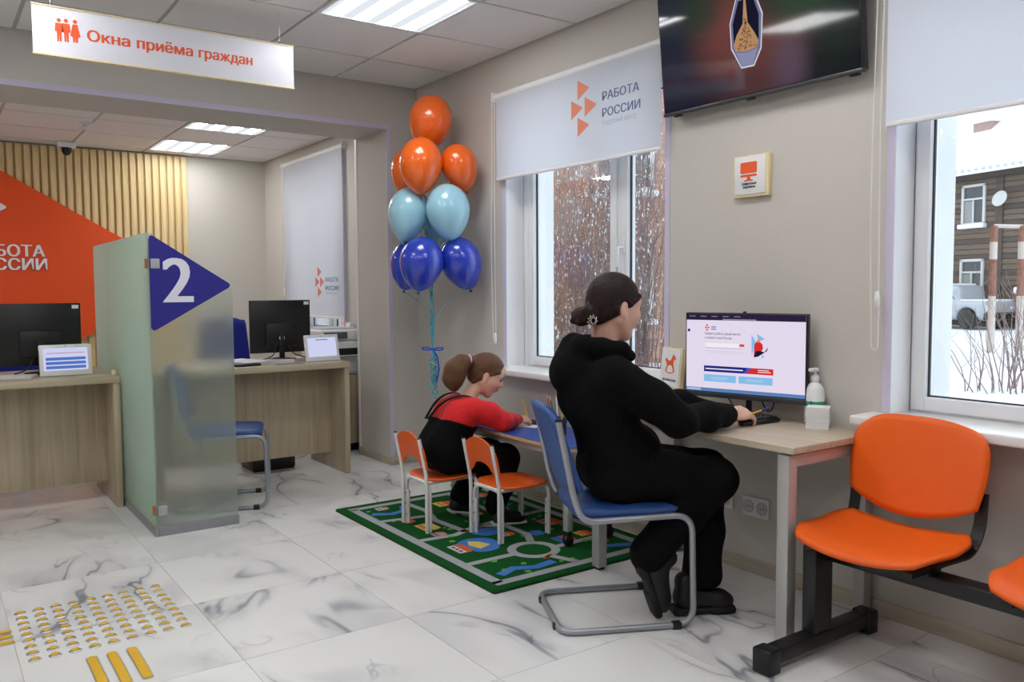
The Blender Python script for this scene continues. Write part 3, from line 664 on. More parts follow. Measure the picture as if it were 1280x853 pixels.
S('taskbar', rect(-hw, hw, -hh+.006, -hh+.022), E('task', (96, 134, 190)), .0005); S('start_area', rect(-hw+.004, -hw+.075, -hh+.009, -hh+.019), E('task2', (170, 196, 230)), .001)
logo_tris('site_mark', .028, t.matrix_basis @ Mm @ Matrix.Translation((-.176, .118, .0006)), E('red', (226, 70, 60)), t)
for k in range(2): S('site_name', rect(-.156, -.132, .118-.01*k, .124-.01*k), E('blu', (140, 150, 196)), .0006)
for k, s_ in enumerate(('Найдите работу вашей мечты', 'в любой точке России')):
    text('page_heading', s_, .0155, t.matrix_basis @ Mm @ Matrix.Translation((-.186, .086-.019*k, .0006)), E('txt', (96, 92, 104)), t, bold=.0002, width=(.172, .13)[k], depth=.0002)
S('search_field', rect(-.184, -.02, .03, .048), E('fld', (250, 246, 252)), .0005); S('search_line', rect(-.186, .0, .0255, .0268), E('adr', (150, 146, 164)), .0005); S('search_button', rect(-.018, .005, .036, .047), E('red', (226, 70, 60)), .0008)
S('page_line', rect(-.19, 0., .011, .0125), E('pale', (205, 198, 214)), .0005); S('page_line', rect(-.17, .0, .003, .0045), E('pale', (205, 198, 214)), .0005)
S('banner', rect(-.19, .14, -.083, -.056), E('nav', (40, 40, 130)), .0005); S('banner_red', [(.01, -.083), (.14, -.083), (.14, -.056), (.04, -.056)], E('red2', (222, 48, 52)), .0008); S('banner_blue', [(.0, -.083), (.01, -.083), (.04, -.056), (.02, -.056)], E('ryl', (60, 84, 200)), .0008)
S('banner_line', rect(-.182, .0, -.072, -.067), E('wht', (245, 245, 250)), .0008); S('banner_line', rect(.07, .13, -.074, -.071), E('wht', (245, 245, 250)), .001); S('banner_line', rect(.07, .12, -.066, -.063), E('wht', (245, 245, 250)), .001)
for x in (-.19, -.02): S('card', rect(x, x+.157, -.128, -.096), E('sky', (140, 196, 240)), .0005); S('card_line', rect(x+.035, x+.12, -.11, -.108), E('sky2', (200, 228, 250)), .0008); S('card_line', rect(x+.035, x+.11, -.117, -.115), E('sky2', (200, 228, 250)), .0008)
S('picture_triangle', [(.038, .092), (.06, .06), (.04, 0)], E('sky', (140, 196, 240)), .0005); S('picture_triangle', [(.064, .096), (.1, .074), (.068, .062)], E('sky', (140, 196, 240)), .0005); S('picture_triangle', [(.085, -.012), (.1, -.002), (.088, .006)], E('sky', (140, 196, 240)), .0005)
S('picture_figure', [(.05, -.006), (.052, .05), (.07, .068), (.09, .05), (.092, .03), (.075, .01)], E('red2', (222, 48, 52)), .0008); S('picture_figure', [(.05, -.008), (.06, .02), (.082, .022), (.098, .016), (.116, .04), (.11, .022), (.07, -.004)], E('ink', (30, 26, 60)), .001); S('picture_figure', [(.062, .062), (.07, .074), (.08, .066), (.074, .056)], E('org', (236, 150, 60)), .001)
S('side_badge', rect(-hw+.006, -hw+.018, .098, .11), E('nav', (40, 40, 130)), .0008)
P(MB().lathe([(.008, 0), (.008, .006), (.003, .008)], 10, (.005, -.0, .468)), 'webcam', M_black)
P(MB().tube([(.03, 0, .2), (.06, 0, .16), (.06, 0, .02)], .014, 8), 'stand_neck', M_black)
P(MB().tube(fillet([(-.07, .13, .006), (.05, .03, .006), (.05, -.03, .006), (-.07, -.13, .006)], .03), .006, 8), 'stand_foot', M_black)
for pts in ([(.035, .1, .1), (.02, .06, .05), (-.0, .02, .03), (.03, -.03, .01)], [(.035, -.06, .1), (.03, -.1, .03), (.02, -.13, .05), (.03, -.13, .08)], [(.035, -.02, .1), (.03, -.02, .05), (.05, .0, .01)]):
    P(MB().tube(fillet(pts, .03), .0032, 6), 'cable', M_black)

# keyboard with its keys, mouse, pen, paper block, bottle
t = thing('keyboard', 'black desktop keyboard below the wide monitor', 'keyboard', (2.955, 2.5, .749), math.radians(-4)); P = lambda mb, n, m: mb.obj(n, m, t)
P(MB().box(-.075, .075, -.25, .24, .003, .02, .006), 'body', M_black)
km = MB().box(-.0085, .0085, -.0085, .0085, 0, .008, .002, seg=1).mesh('key', mat('key_black', (34, 34, 38), .5))
for r in range(5):
    for c in range(21):
        o = bpy.data.objects.new('key', km); COL.objects.link(o); o.parent = t; o.location = (.055-.026*r, .225-.0225*c-(.008 if c > 14 else 0)+(.004 if r % 2 else 0), .02)
t = thing('computer_mouse', 'black computer mouse under the hand', 'mouse', (2.845, 2.285, .749)); Fm = Field((-.08, -.05, -.02), (.08, .05, .06), .005); Fm.ell((0, 0, .008), (.055, .03, .028)); Fm.plane_cut((0, 0, -1), -.001); Fm.obj('shell', M_black, t); MB().tube([(.03, 0, .03), (.036, 0, .028)], .005, 8).obj('wheel', M_grey, t)
t = thing('pen', 'blue and yellow pen standing out beside the hand', 'pen', (2.95, 2.31, .775)); MB().tube([(-.03, .03, .002), (.012, -.002, .022)], .0045, 8).obj('barrel', mat('pen_yellow', (230, 170, 40), .4), t); MB().tube([(.012, -.002, .022), (.036, -.022, .034)], .005, 8).obj('cap', mat('pen_blue', (40, 50, 150), .4), t)
t = thing('paper_block', 'white cube of note paper on the desk end', 'note paper', (3.02, 2.068, .749), math.radians(30))
pb = MB()
for k in range(16): j = (R.random()-.5)*.0025; pb.box(-.044+j, .044+j, -.044-j, .044-j, .0055*k, .0055*k+.005)
pb.obj('sheets', M_paper, t)
t = thing('soap_bottle', 'white pump bottle with a green band behind the note paper', 'bottle', (3.084, 2.13, .749)); P = lambda mb, n, m: mb.obj(n, m, t)
P(MB().lathe([(.036, 0), (.041, .004), (.041, .13), (.038, .152), (.026, .17), (.016, .178), (.014, .186)], 26), 'body', mat('bottle_white', (236, 238, 236), .3))
P(MB().lathe([(.0416, .08), (.0416, .1)], 26), 'green_band', mat('label_green', (40, 160, 120), .4)); 
ml = MB()
for k in range(5): q = math.radians(205+9*k); ml.box(-.002, .002, -.0015, .0015, 0, .014, M=Matrix.Translation((.0414*math.cos(q), .0414*math.sin(q), .05)) @ Matrix.Rotation(q, 4, 'Z'))
for k in range(5): q = math.radians(195); ml.box(-.001, .001, -.004, .004, 0, .006, M=Matrix.Translation((.0414*math.cos(q), .0414*math.sin(q), .06+.009*k)) @ Matrix.Rotation(q, 4, 'Z'))
P(ml, 'label_print', mat('label_dark', (40, 70, 66), .5))
P(MB().lathe([(.016, .182), (.017, .186), (.017, .204), (.012, .208), (.006, .212), (.005, .226)], 18), 'pump_collar', M_white); P(MB().box(-.035, .014, -.011, .011, .224, .24, .005), 'pump_head', M_white)

# ------------------------------------------------------------------ orange bench
M_orp = mat('orange_plastic', (242, 98, 4), .5, var=.03, bump=.03, bscale=400)
t = thing('waiting_bench', 'beam bench with orange plastic seats on a black frame', 'bench', (2.8, 1.3, 0)); P = lambda mb, n, m: mb.obj(n, m, t, world=True)
for y in (1.79, .42):
    P(MB().box(2.36, 2.92, y-.032, y+.032, .03, .082, .006), 'foot_bar', M_blackm)
    for x in (2.31, 2.905): P(MB().box(x, x+.065, y-.038, y+.038, .0, .088, .008), 'foot_cap', M_black)
    P(MB().box(2.575, 2.68, y-.028, y+.028, .08, .40, .006), 'column', M_blackm)
P(MB().box(2.66, 2.74, -.02, 1.84, .335, .385, .004), 'beam', M_blackm)
for yc in (1.6, .93, .26):
    def seat(a, b):
        s_ = a*2-1; q = b*2-1; r = (1-.16*abs(q)**4)*s_; xx = q*(1-.05*s_**4)
        front = max(0., xx)
        return (2.715-xx*(.18+.035*(1-r*r)*(1 if xx > 0 else -.3)), yc+r*.262, .445+.028*r*r-.022*(1-xx*xx)-.035*front**4+.012*max(0, -xx))
    P(MB().shell(lambda a, b: seat(a, 1-b), 22, 16, .014), 'seat', M_orp)
    def back(a, b):
        s_ = a*2-1; q = b; hw_ = .235-.0*q+.018*math.sin(math.pi*min(1, q*.9)); hw_ *= (1-.16*max(0, (q-.72)/.28)**3)
        zb = .505+.06*s_*s_; zt = .862-.05*abs(s_)**3
        return (2.875+.06*q-.03*(1-s_*s_)+.03, yc+s_*hw_, zb+(zt-zb)*q)
    P(MB().shell(back, 22, 14, .012), 'backrest', M_orp)
    for s_ in (-1, 1):
        br = MB(); path = fillet([(2.69, yc+s_*.19, .405), (2.875, yc+s_*.225, .418), (2.925, yc+s_*.233, .50), (2.935, yc+s_*.235, .62)], .06)
        for i in range(len(path)-1):
            p, q = path[i], path[i+1]; d = (q-p).normalized(); L_ = (q-p).length; n = Vector((0, 1, 0)); u = d.cross(n).normalized()
            br.box(-.003, L_+.003, -.02, .02, -.004, .004, M=basis(d, n, u, p))
        P(br, 'bracket', M_blackm)
    P(MB().box(2.56, 2.86, yc-.2, yc-.17, .392, .408).box(2.56, 2.86, yc+.17, yc+.2, .392, .408).box(2.66, 2.74, yc-.2, yc+.2, .383, .4), 'seat_carrier', M_blackm)

# ------------------------------------------------------------------ blue cantilever chairs
M_bluf = mat('blue_vinyl', (38, 76, 138), .5, var=.08, scale=40, bump=.06, bscale=300); M_tubeg = mat('grey_tube', (158, 162, 168), .3, metal=.45, var=.03)
def blue_chair(label, loc, rz, backtop=.83):
    t = thing('visitor_chair', label, 'chair', loc, rz, 'blue cantilever visitor chairs'); P = lambda mb, n, m: mb.obj(n, m, t); h = .222; r = .0125
    def side(v): return [(-.01, v, backtop), (.05, v, .53), (.085, v, .44), (.52, v, .45), (.53, v, .014), (0., v, .014)]
    path = fillet(side(-h), .075, 6)[:-1]+fillet([(.2, -h, .014), (0, -h, .014), (0, h, .014), (.2, h, .014)], .07, 6)+fillet(side(h), .075, 6)[:-1][::-1]
    P(MB().tube(path, r, 12), 'frame', M_tubeg)
    for v in (-h, h):
        P(MB().lathe([(.014, 0), (.014, .008)], 12, (-.01, v, backtop)), 'end_plug', M_black)
        for x in (.46, ): P(MB().box(x-.018, x+.018, v-.016, v+.016, .0, .028, .004), 'glide', M_black)
    for v in (-.14, .14): P(MB().box(-.016, .0, v-.014, v+.014, .0, .024, .003), 'glide', M_black)
    def seat(a, b):
        s_ = a*2-1; q = b*2-1; k = (abs(s_)**6+abs(q)**6)**(1/6); m_ = max(abs(s_), abs(q), 1e-6); g = m_/max(k, 1e-6)
        x_, y_ = q*g, s_*g
        return (.285+x_*.22, y_*.215, .482+.012*(1-x_*x_)*(1-y_*y_)-.03*max(0, x_-.6)**2-.01*max(abs(x_), abs(y_))**8)
    P(MB().shell(lambda a, b: seat(1-a, b), 18, 18, .034), 'seat', M_bluf)
    P(MB().box(.1, .5, -.2, .2, .438, .45, .004), 'seat_board', M_black)
    def back(a, b):
        s_ = a*2-1; q = b; hw_ = .205*(1-.12*max(0, (q-.75)/.25)**3)
        return (.075-.1*q-.028*(1-s_*s_)+.018, s_*hw_, .555+.325*q-.03*abs(s_)**4*q)
    P(MB().shell(back, 16, 14, .03), 'backrest', M_bluf)
    return t
blue_chair('blue padded cantilever chair with the seated person in black', (2.05, 2.635, 0), math.radians(-26))
blue_chair('blue padded cantilever chair standing behind the frosted glass partition', (1.27, 5.35, 0), math.radians(-20))

# ------------------------------------------------------------------ children's chairs and table
M_ply = mat('orange_ply', (226, 92, 24), .4, var=.05, scale=8, stretch=(1, 6, 1)); M_wt = mat('white_tube', (222, 222, 222), .35, var=.02)
def kid_chair(label, loc, rz=0.):
    t = thing('child_chair', label, 'chair', loc, rz, 'small orange children chairs'); P = lambda mb, n, m: mb.obj(n, m, t); r = .0105
    for s_ in (-1, 1):
        P(MB().tube(fillet([(.0, s_*.135, .0), (.0, s_*.135, .30), (-.045, s_*.135, .52)], .05), r, 10), 'back_post', M_wt)
        P(MB().tube(fillet([(.012, s_*.118, .268), (.32, s_*.118, .268)], .03), r*.9, 8), 'side_rail', M_wt)
        P(MB().lathe([(.0108, 0), (.0108, .006)], 10, (-.045, s_*.135, .518)), 'end_plug', M_black)
        for x in (.02, .325):
            b = MB()
            for z in (.05, .11, .17): b.tube([(x-.02, s_*.125, z), (x+.02, s_*.125, z)], .0035, 6)
            P(b, 'leg_bolt', M_chrome)
            P(MB().tube([(x, s_*.112, .0), (x, s_*.112, .19)], r*.8, 8), 'leg_extension', M_wt)
    for x in (.02, .325):
        P(MB().tube(fillet([(x, -.132, 0.0), (x, -.132, .268), (x, .132, .268), (x, .132, 0.0)], .07, 6), r, 10), 'leg_frame', M_wt)
    def seat(a, b):
        s_ = a*2-1; q = b*2-1; k = (abs(s_)**3.2+abs(q)**3.2)**(1/3.2); g = max(abs(s_), abs(q))/max(k, 1e-6)
        return (.185+q*g*.165, s_*g*(.165-.012*q), .289-.004*(1-s_*s_))
    P(MB().shell(lambda a, b: seat(1-a, b), 18, 18, .011), 'seat', M_ply)
    pl = [(.155*math.cos(q)*(1 if abs(math.cos(q)) > .01 else 1), .44+.115*math.sin(q)) for q in np.linspace(0, math.pi, 18)]+[(-.155, .36), (-.135, .345), (-.11, .36)]+[(-.085*math.cos(q), .37+.05*math.sin(q)) for q in np.linspace(.2, math.pi-.2, 12)]+[(.11, .36), (.135, .345), (.155, .36)]
    P(MB().prism(pl, 0, .009, basis((0, 1, 0), (-.2, 0, .98), (.98, 0, .2), (.062, 0, 0))), 'backrest', M_ply)
    return t
kid_chair('small orange and white chair with the girl sitting on it', (2.195, 4.03, .012))
kid_chair('empty small orange and white chair beside the girl', (2.4, 3.64, .012))
M_ktop = mat('blue_laminate', (38, 82, 168), .3, var=.04); M_edge = mat('birch_edge', (206, 172, 132), .5)
t = thing('child_table', 'low blue-topped table on grey legs with black castors', 'table', (2.82, 3.8, .012)); P = lambda mb, n, m: mb.obj(n, m, t, world=True)
P(MB().prism(rounded(.42, 1.2, .05, 5, 2.83, 3.8), .509, .527), 'edge_band', M_edge); P(MB().prism(rounded(.416, 1.196, .049, 5, 2.83, 3.8), .527, .531), 'tabletop', M_ktop)
for x in (2.665, 2.94):
    for y in (3.27, 4.33):
        P(MB().box(x-.019, x+.019, y-.019, y+.019, .09, .33, .003).box(x-.015, x+.015, y-.015, y+.015, .33, .51, .003), 'leg', M_leg)
        P(MB().box(x-.015, x+.015, y-.015, y+.015, .06, .095, .003).lathe([(.004, -.016), (.026, -.016), (.03, -.006), (.03, .006), (.026, .016), (.004, .016)], 16, M=basis((1, 0, 0), (0, 0, 1), (0, -1, 0), (x, y, .043))), 'castor', M_black)
    P(MB().box(x-.012, x+.012, 3.29, 4.31, .47, .508, .002), 'apron', M_leg)
# things on the low table
cup = thing('pencil_cup', 'dark pencil cup on the low blue table', 'cup', (2.82, 3.53, .531)); MB().lathe([(.034, 0), (.036, .003), (.039, .1), (.036, .1), (.033, .006)], 20).obj('wall', mat('cup_navy', (30, 36, 70), .4), cup)
for k, (nm, c) in enumerate((('red', (214, 60, 70)), ('green', (60, 140, 90)), ('yellow', (228, 190, 60)), ('blue', (60, 110, 190)), ('pink', (220, 120, 150)), ('white', (230, 230, 226)))):
    q = k*1.05+2.2; t = thing('pencil', nm+' pencil standing in the dark pencil cup', 'pencil', (2.82+.02*math.cos(q), 3.53+.02*math.sin(q), .537), 0, 'pencils in the cup'); d = Vector((.25*math.cos(q), .25*math.sin(q), 1)).normalized()
    MB().tube([(0, 0, 0), d*.2], .0042, 6).obj('shaft', mat('pencil_'+nm, c, .5), t); MB().tube([d*.2, d*.218, d*.225], [.0042, .0015, .0006], 6).obj('tip', M_edge, t)
t = thing('drawing_sheet', 'white sheet of paper under the hand of the girl', 'paper', (2.89, 3.98, .5315), math.radians(25)); MB().box(-.105, .105, -.148, .148, 0, .0012).obj('sheet', M_paper, t)
t = thing('folder', 'dark blue folder lying on the low table', 'folder', (2.965, 3.96, .533), math.radians(12)); MB().box(-.06, .06, -.16, .16, 0, .004, .0015).obj('cover', mat('navy_card', (22, 26, 60), .5), t)

# ------------------------------------------------------------------ play rug: green pile with a printed town
M_rug = mat('rug_green', (26, 92, 42), .95, var=.15, scale=60, bump=.6, bscale=600, spec=.1)
t = thing('play_rug', 'green play rug printed with roads, ponds and houses', 'rug', (2.53, 3.8, 0)); zr = .0115
def wav(a, b): return .003*max(0, math.sin(9*a)*math.sin(7*b))
P = lambda mb, n, m: mb.obj(n, m, t, world=True)
mb = MB(); nx, ny = 14, 22
rx0, rx1, ry0, ry1 = 1.995, 3.08, 2.955, 4.66
mb.prism(rounded(rx1-rx0, ry1-ry0, .012, 3, (rx0+rx1)/2, (ry0+ry1)/2), .001, zr); P(mb, 'pile', M_rug)
MB().prism(rounded(rx1-rx0+.004, ry1-ry0+.004, .014, 3, (rx0+rx1)/2, (ry0+ry1)/2), .0005, .005).obj('hem', mat('rug_hem', (54, 66, 30), .9), t, world=True)
C_rd = mat('rug_grey', (176, 178, 184), .95, var=.1, bump=.5, bscale=600); C_bl = mat('rug_blue', (66, 128, 214), .95, var=.1, bump=.5, bscale=600); C_ye = mat('rug_yellow', (238, 208, 104), .95, var=.1, bump=.5, bscale=600)
C_or = mat('rug_orange', (232, 100, 44), .95, var=.1, bump=.5, bscale=600); C_wh = mat('rug_white', (222, 214, 210), .95, var=.08, bump=.5, bscale=600); C_pk = mat('rug_pink', (206, 150, 140), .95, var=.1, bump=.5, bscale=600); C_lg = mat('rug_light_green', (104, 170, 84), .95, var=.1, bump=.5, bscale=600); C_pu = mat('rug_violet', (96, 70, 160), .95, var=.1, bump=.5, bscale=600)
lv = [0]
def pat(name, poly, m, lay=0): P(MB().prism(poly, zr-.0005, zr+.0006+.0005*lay), name, m)
def strip(pts, w):
    P_ = [Vector((x, y)) for x, y in pts]; l, r = [], []
    for i, p in enumerate(P_):
        d = (P_[min(i+1, len(P_)-1)]-P_[max(i-1, 0)]).normalized(); n = Vector((-d.y, d.x)); l.append(tuple(p+n*w/2)); r.append(tuple(p-n*w/2))
    return l+r[::-1]
def ring(cx, cy, a, b, w, n=28):
    mb = MB(); o = [(cx+a*math.cos(q), cy+b*math.sin(q)) for q in np.linspace(0, 2*math.pi, n, endpoint=False)]; i_ = [(cx+(a-w)*math.cos(q), cy+(b-w)*math.sin(q)) for q in np.linspace(0, 2*math.pi, n, endpoint=False)]
    z = zr+.0006; mb.add([(x, y, z) for x, y in o+i_], [(k, (k+1) % n, n+(k+1) % n, n+k) for k in range(n)]); mb.add([(x, y, zr-.0005) for x, y in o+i_], [(n+k, n+(k+1) % n, (k+1) % n, k) for k in range(n)])
    return mb
bx0, bx1, by0, by1, rw = 2.075, 3.0, 3.035, 4.58, .05
for nm, pts in (('a', [(bx0, by0), (bx0, by1)]), ('b', [(bx1, by0), (bx1, by1)])): pat('printed_road', strip(pts, rw), C_rd)
for pts in ([(bx0-.025, by0), (bx1+.025, by0)], [(bx0-.025, by1), (bx1+.025, by1)]): pat('printed_road', strip(pts, rw), C_rd)
P(ring(2.49, 3.33, .135, .135, .045), 'printed_roundabout', C_rd)
for pts in ([(2.36, 3.33), (2.1, 3.33)], [(2.56, 3.45), (2.62, 3.56), (2.62, 3.75), (2.5, 3.86)], [(2.62, 3.3), (2.98, 3.32)], [(2.1, 3.8), (2.3, 3.78), (2.5, 3.86), (2.98, 3.9)], [(2.38, 3.8), (2.36, 4.1), (2.42, 4.3), (2.4, 4.57)], [(2.1, 4.25), (2.37, 4.2)], [(2.5, 3.2), (2.55, 3.05)], [(2.72, 3.9), (2.74, 4.56)]): pat('printed_road', strip(pts, .042), C_rd)
for cx, cy, a, b in ((2.31, 3.56, .11, .12), (2.47, 3.73, .08, .07), (2.86, 4.2, .07, .1)): pat('printed_pond', [(cx+a*math.cos(q)*(1+.12*math.sin(3*q)), cy+b*math.sin(q)) for q in np.linspace(0, 6.0, 18)], C_bl)
for pts in ([(2.12, 4.42), (2.22, 4.36), (2.32, 4.39), (2.36, 4.48)], [(2.14, 3.12), (2.24, 3.16), (2.34, 3.11), (2.46, 3.13)], [(2.7, 3.1), (2.82, 3.16), (2.96, 3.1)]): pat('printed_river', strip(pts, .05), C_bl)
pat('printed_island', [(2.28, 3.5), (2.36, 3.53), (2.34, 3.6), (2.29, 3.64), (2.26, 3.58)], C_ye, 1)
for cx, cy, w, d, wallc, roofc in ((2.19, 3.56, .07, .13, C_wh, C_or), (2.25, 4.0, .09, .13, C_ye, C_ye), (2.22, 4.17, .05, .08, C_ye, C_or), (2.23, 3.84, .06, .07, C_pk, C_pk), (2.53, 3.63, .06, .06, C_wh, C_or), (2.67, 3.55, .06, .08, C_bl, C_bl), (2.72, 3.38, .09, .1, C_bl, C_or), (2.87, 3.4, .07, .08, C_ye, C_or), (2.86, 3.24, .06, .06, C_ye, C_or), (2.6, 4.1, .1, .12, C_wh, C_or), (2.58, 4.38, .1, .1, C_ye, C_or), (2.22, 4.5, .06, .06, C_wh, C_pk), (2.86, 3.68, .1, .12, C_pk, C_or), (2.88, 4.42, .08, .08, C_wh, C_or), (2.8, 3.98, .06, .1, C_ye, C_bl)):
    pat('printed_house', rect(cx-w/2, cx+w/2, cy-d/2, cy+d/2), wallc, 1); pat('printed_roof', [(cx+w*.1, cy-d/2-.008), (cx+w*.1, cy+d/2+.008), (cx+w/2+.015, cy+d/2-.012), (cx+w/2+.015, cy-d/2+.012)], roofc, 2)
    for k in range(3): pat('printed_window', rect(cx-w*.32, cx-w*.05, cy-d*.36+k*d*.27, cy-d*.2+k*d*.27), C_pu if wallc is not C_ye else C_or, 2)
for k in range(5): pat('printed_car', [(2.46+.016*math.cos(q)+.011*k, 3.19+.012*math.sin(q)+.006*k) for q in np.linspace(0, 5.5, 8)], (C_or, C_ye, C_or, C_wh, C_or)[k], 2)
for k in range(46):
    for _ in range(9):
        x, y = R.uniform(2.12, 2.96), R.uniform(3.08, 4.53)
        if math.hypot(x-2.31, y-3.56) > .14 and math.hypot(x-2.49, y-3.33) > .15: break
    s_ = R.uniform(.008, .02); pat('printed_bush', [(x+s_*math.cos(q)*(1+.3*math.sin(4*q)), y+s_*math.sin(q)) for q in np.linspace(0, 5.8, 9)], C_lg, .5)

# ------------------------------------------------------------------ tactile floor marks
M_yel = mat('tactile_yellow', (224, 176, 40), .5, var=.05); M_steel = mat('brushed_steel', (206, 206, 206), .28, metal=.9, var=.05)
rim = MB().lathe([(.022, 0), (.021, .003), (.014, .0066), (.014, .005)], 18).mesh('rim', M_steel); ins = MB().lathe([(.014, .004), (.0135, .0075), (.007, .008)], 16).mesh('insert', M_yel)
for i in range(9):
    for j in range(9):
        t = thing('tactile_stud', 'round steel tactile stud with a yellow top in the floor grid', 'stud', (.291+.0657*i, 3.402+.0668*j, 0), 0, 'yellow tactile studs in a square grid')
        for n, me in (('rim', rim), ('insert', ins)): o = bpy.data.objects.new(n, me); COL.objects.link(o); o.parent = t
def bar(label, x0, x1, y0, y1):
    t = thing('tactile_bar', label, 'strip', ((x0+x1)/2, (y0+y1)/2, 0), 0, 'yellow tactile guide bars'); w, d = (x1-x0)/2, (y1-y0)/2; r = min(w, d)*.8
    MB().prism(rounded(2*w, 2*d, r, 5), 0, .004).obj('rim', M_steel, t); MB().prism(rounded(2*w-.008, 2*d-.008, r-.004, 5), .003, .0062).obj('insert', M_yel, t)
for k, lb in enumerate(('long yellow tactile bar pointing to the stud grid, first of three', 'long yellow tactile bar pointing to the stud grid, middle of three', 'long yellow tactile bar pointing to the stud grid, nearest the orange bench')): bar(lb, .44+.067*k, .478+.067*k, 3.0, 3.303)
for k, lb in enumerate(('yellow tactile bar at the picture edge, nearest the camera of three', 'yellow tactile bar at the picture edge, middle of three', 'yellow tactile bar at the picture edge, nearest the desks of three')): bar(lb, -.05, .247, 3.605+.062*k, 3.64+.062*k)
# ------------------------------------------------------------------ frosted partition of window 2
def frost(name, cloud, rough, ca=(226, 244, 230), cb=(234, 250, 238)):
    m = bpy.data.materials.new(name); m.use_nodes = True; nt = m.node_tree; N = nt.nodes; L = nt.links; p = N['Principled BSDF']
    n = N.new('ShaderNodeTexNoise'); n.inputs['Scale'].default_value = 4; mix = N.new('ShaderNodeMix'); mix.data_type = 'RGBA'; mix.inputs['A'].default_value = col(*ca); mix.inputs['B'].default_value = col(*cb); L.new(n.outputs['Fac'], mix.inputs['Factor'])
    p.inputs['Transmission Weight'].default_value = .95; p.inputs['Roughness'].default_value = rough; p.inputs['IOR'].default_value = 1.2; L.new(mix.outputs['Result'], p.inputs['Base Color'])
    t = N.new('ShaderNodeBsdfTranslucent'); t.inputs[0].default_value = col(226, 244, 230); d = N.new('ShaderNodeBsdfDiffuse'); d.inputs[0].default_value = col(222, 240, 226)
    a = N.new('ShaderNodeMixShader'); a.inputs[0].default_value = .5; L.new(t.outputs[0], a.inputs[1]); L.new(d.outputs[0], a.inputs[2])
    b = N.new('ShaderNodeMixShader'); b.inputs[0].default_value = cloud; L.new(p.outputs[0], b.inputs[1]); L.new(a.outputs[0], b.inputs[2]); L.new(b.outputs[0], N['Material Output'].inputs[0])
    return m
M_frost = frost('frosted_glass', .07, .28, (226, 232, 226), (234, 238, 234)); M_frost2 = frost('frosted_film_glass', .45, .45); M_alu = mat('brushed_aluminium', (150, 152, 156), .4, metal=.4)
t = thing('glass_partition', 'frosted glass service partition with a blue number 2 triangle', 'partition', (1.2, 5.3, 0)); P = lambda mb, n, m: mb.obj(n, m, t, world=True)
P(MB().box(.995, 1.017, 4.735, 6.42, 0, .05, .002).box(1.017, 1.445, 4.735, 4.757, 0, .05, .002), 'base_rail', M_alu)
P(MB().box(1.0, 1.01, 4.752, 6.41, .045, 1.64, .002), 'side_pane', M_frost2)
MYg = facing_my((0, 4.75, 0))
P(MB().prism([(1.0, .045), (1.44, .045), (1.44, 1.355), (1.0, 1.642)], 0, .01, MYg), 'front_pane', M_frost)
tri = [(1.006, 1.6), (1.012, 1.622), (1.024, 1.625), (1.42, 1.372), (1.43, 1.358), (1.42, 1.345), (1.035, 1.122), (1.018, 1.118), (1.006, 1.132)]
P(MB().prism(tri, .01, .0108, MYg), 'blue_triangle', mat('sticker_blue', (34, 30, 132), .45, var=.03))
text('number', '2', .345, MYg @ Matrix.Translation((1.07, 1.268, .0112)), mat('sticker_white', (222, 222, 236), .5, var=.02), t, bold=.009, width=.16)
for z in (1.475, .14):
    P(MB().box(1.012, 1.058, 4.732, 4.742, z-.026, z+.026, .003), 'clamp', M_silver); P(MB().box(.988, 1.0, 4.752, 4.765, z-.026, z+.026, .002), 'clamp_edge', mat('clamp_rust', (196, 110, 70), .4, metal=.3))
    P(MB().box(1.01, 1.02, 4.75, 4.79, z-.026, z+.026, .002), 'clamp', M_silver)

# ------------------------------------------------------------------ service counters
def counter(label, x0, x1, y0, y1, panels):
    t = thing('service_counter', label, 'desk', ((x0+x1)/2, (y0+y1)/2, 0), 0, 'light wood service counters'); P = lambda mb, n, m: mb.obj(n, m, t, world=True)
    P(MB().box(x0, x1, y0, y1, .772, .815, .002), 'worktop', wood('counter_top', (178, 164, 138), (202, 188, 162), 'X', .7, .4))
    for x in panels: P(MB().box(x-.018, x+.018, y0+.012, y1-.02, 0, .772, .001), 'side_panel', M_oak)
    P(MB().box(x0+.02, x1-.02, y0+.28, y0+.3, .12, .772, .001), 'front_panel', M_oak)
    return t
counter('light wood counter at the picture edge with the white tablet showing blue bars', -.75, .985, 5.53, 6.28, (-.73, .967))
counter('light wood counter behind the frosted partition beside the printer', 1.2, 2.515, 5.56, 6.26, (1.22, 2.495))
def monitor_back(label, x, y, w, rz=0):
    t = thing('office_monitor', label, 'monitor', (x, y, .815), rz, 'black office monitors seen from behind'); P = lambda mb, n, m: mb.obj(n, m, t)
    P(MB().box(-w/2, w/2, 0, .03, .05, .44, .006), 'casing', M_black); P(MB().box(-.12, .12, -.018, .0, .1, .27, .008), 'rear_housing', M_black)
    P(MB().box(-w/2+.008, w/2-.008, .03, .031, .06, .432), 'screen', emit_mat('office_screen', (150, 180, 220), .5)); P(MB().box(w/2-.05, w/2-.012, -.0015, 0, .405, .428), 'sticker', M_paper)
    P(MB().box(-.02, .02, -.02, .0, .01, .2, .006), 'neck', M_black); P(MB().lathe([(.1, 0), (.1, .006), (.06, .012), (.02, .016)], 24, (0, -.01, 0)), 'foot', M_black)
    for pts in ([(-.04, -.015, .12), (-.08, -.06, .03), (-.16, -.05, .006)], [(.03, -.015, .12), (.07, -.05, .04), (.18, -.02, .006)]): P(MB().tube(fillet(pts, .05), .004, 6), 'cable', M_black)
    P(MB().box(-.02, .02, -.0195, -.018, .15, .17), 'port_label', M_paper)
    return t
monitor_back('black monitor seen from behind on the counter by the orange panel', .62, 6.0, .46)
monitor_back('black monitor seen from behind on the counter behind the partition', 2.2, 6.08, .46)
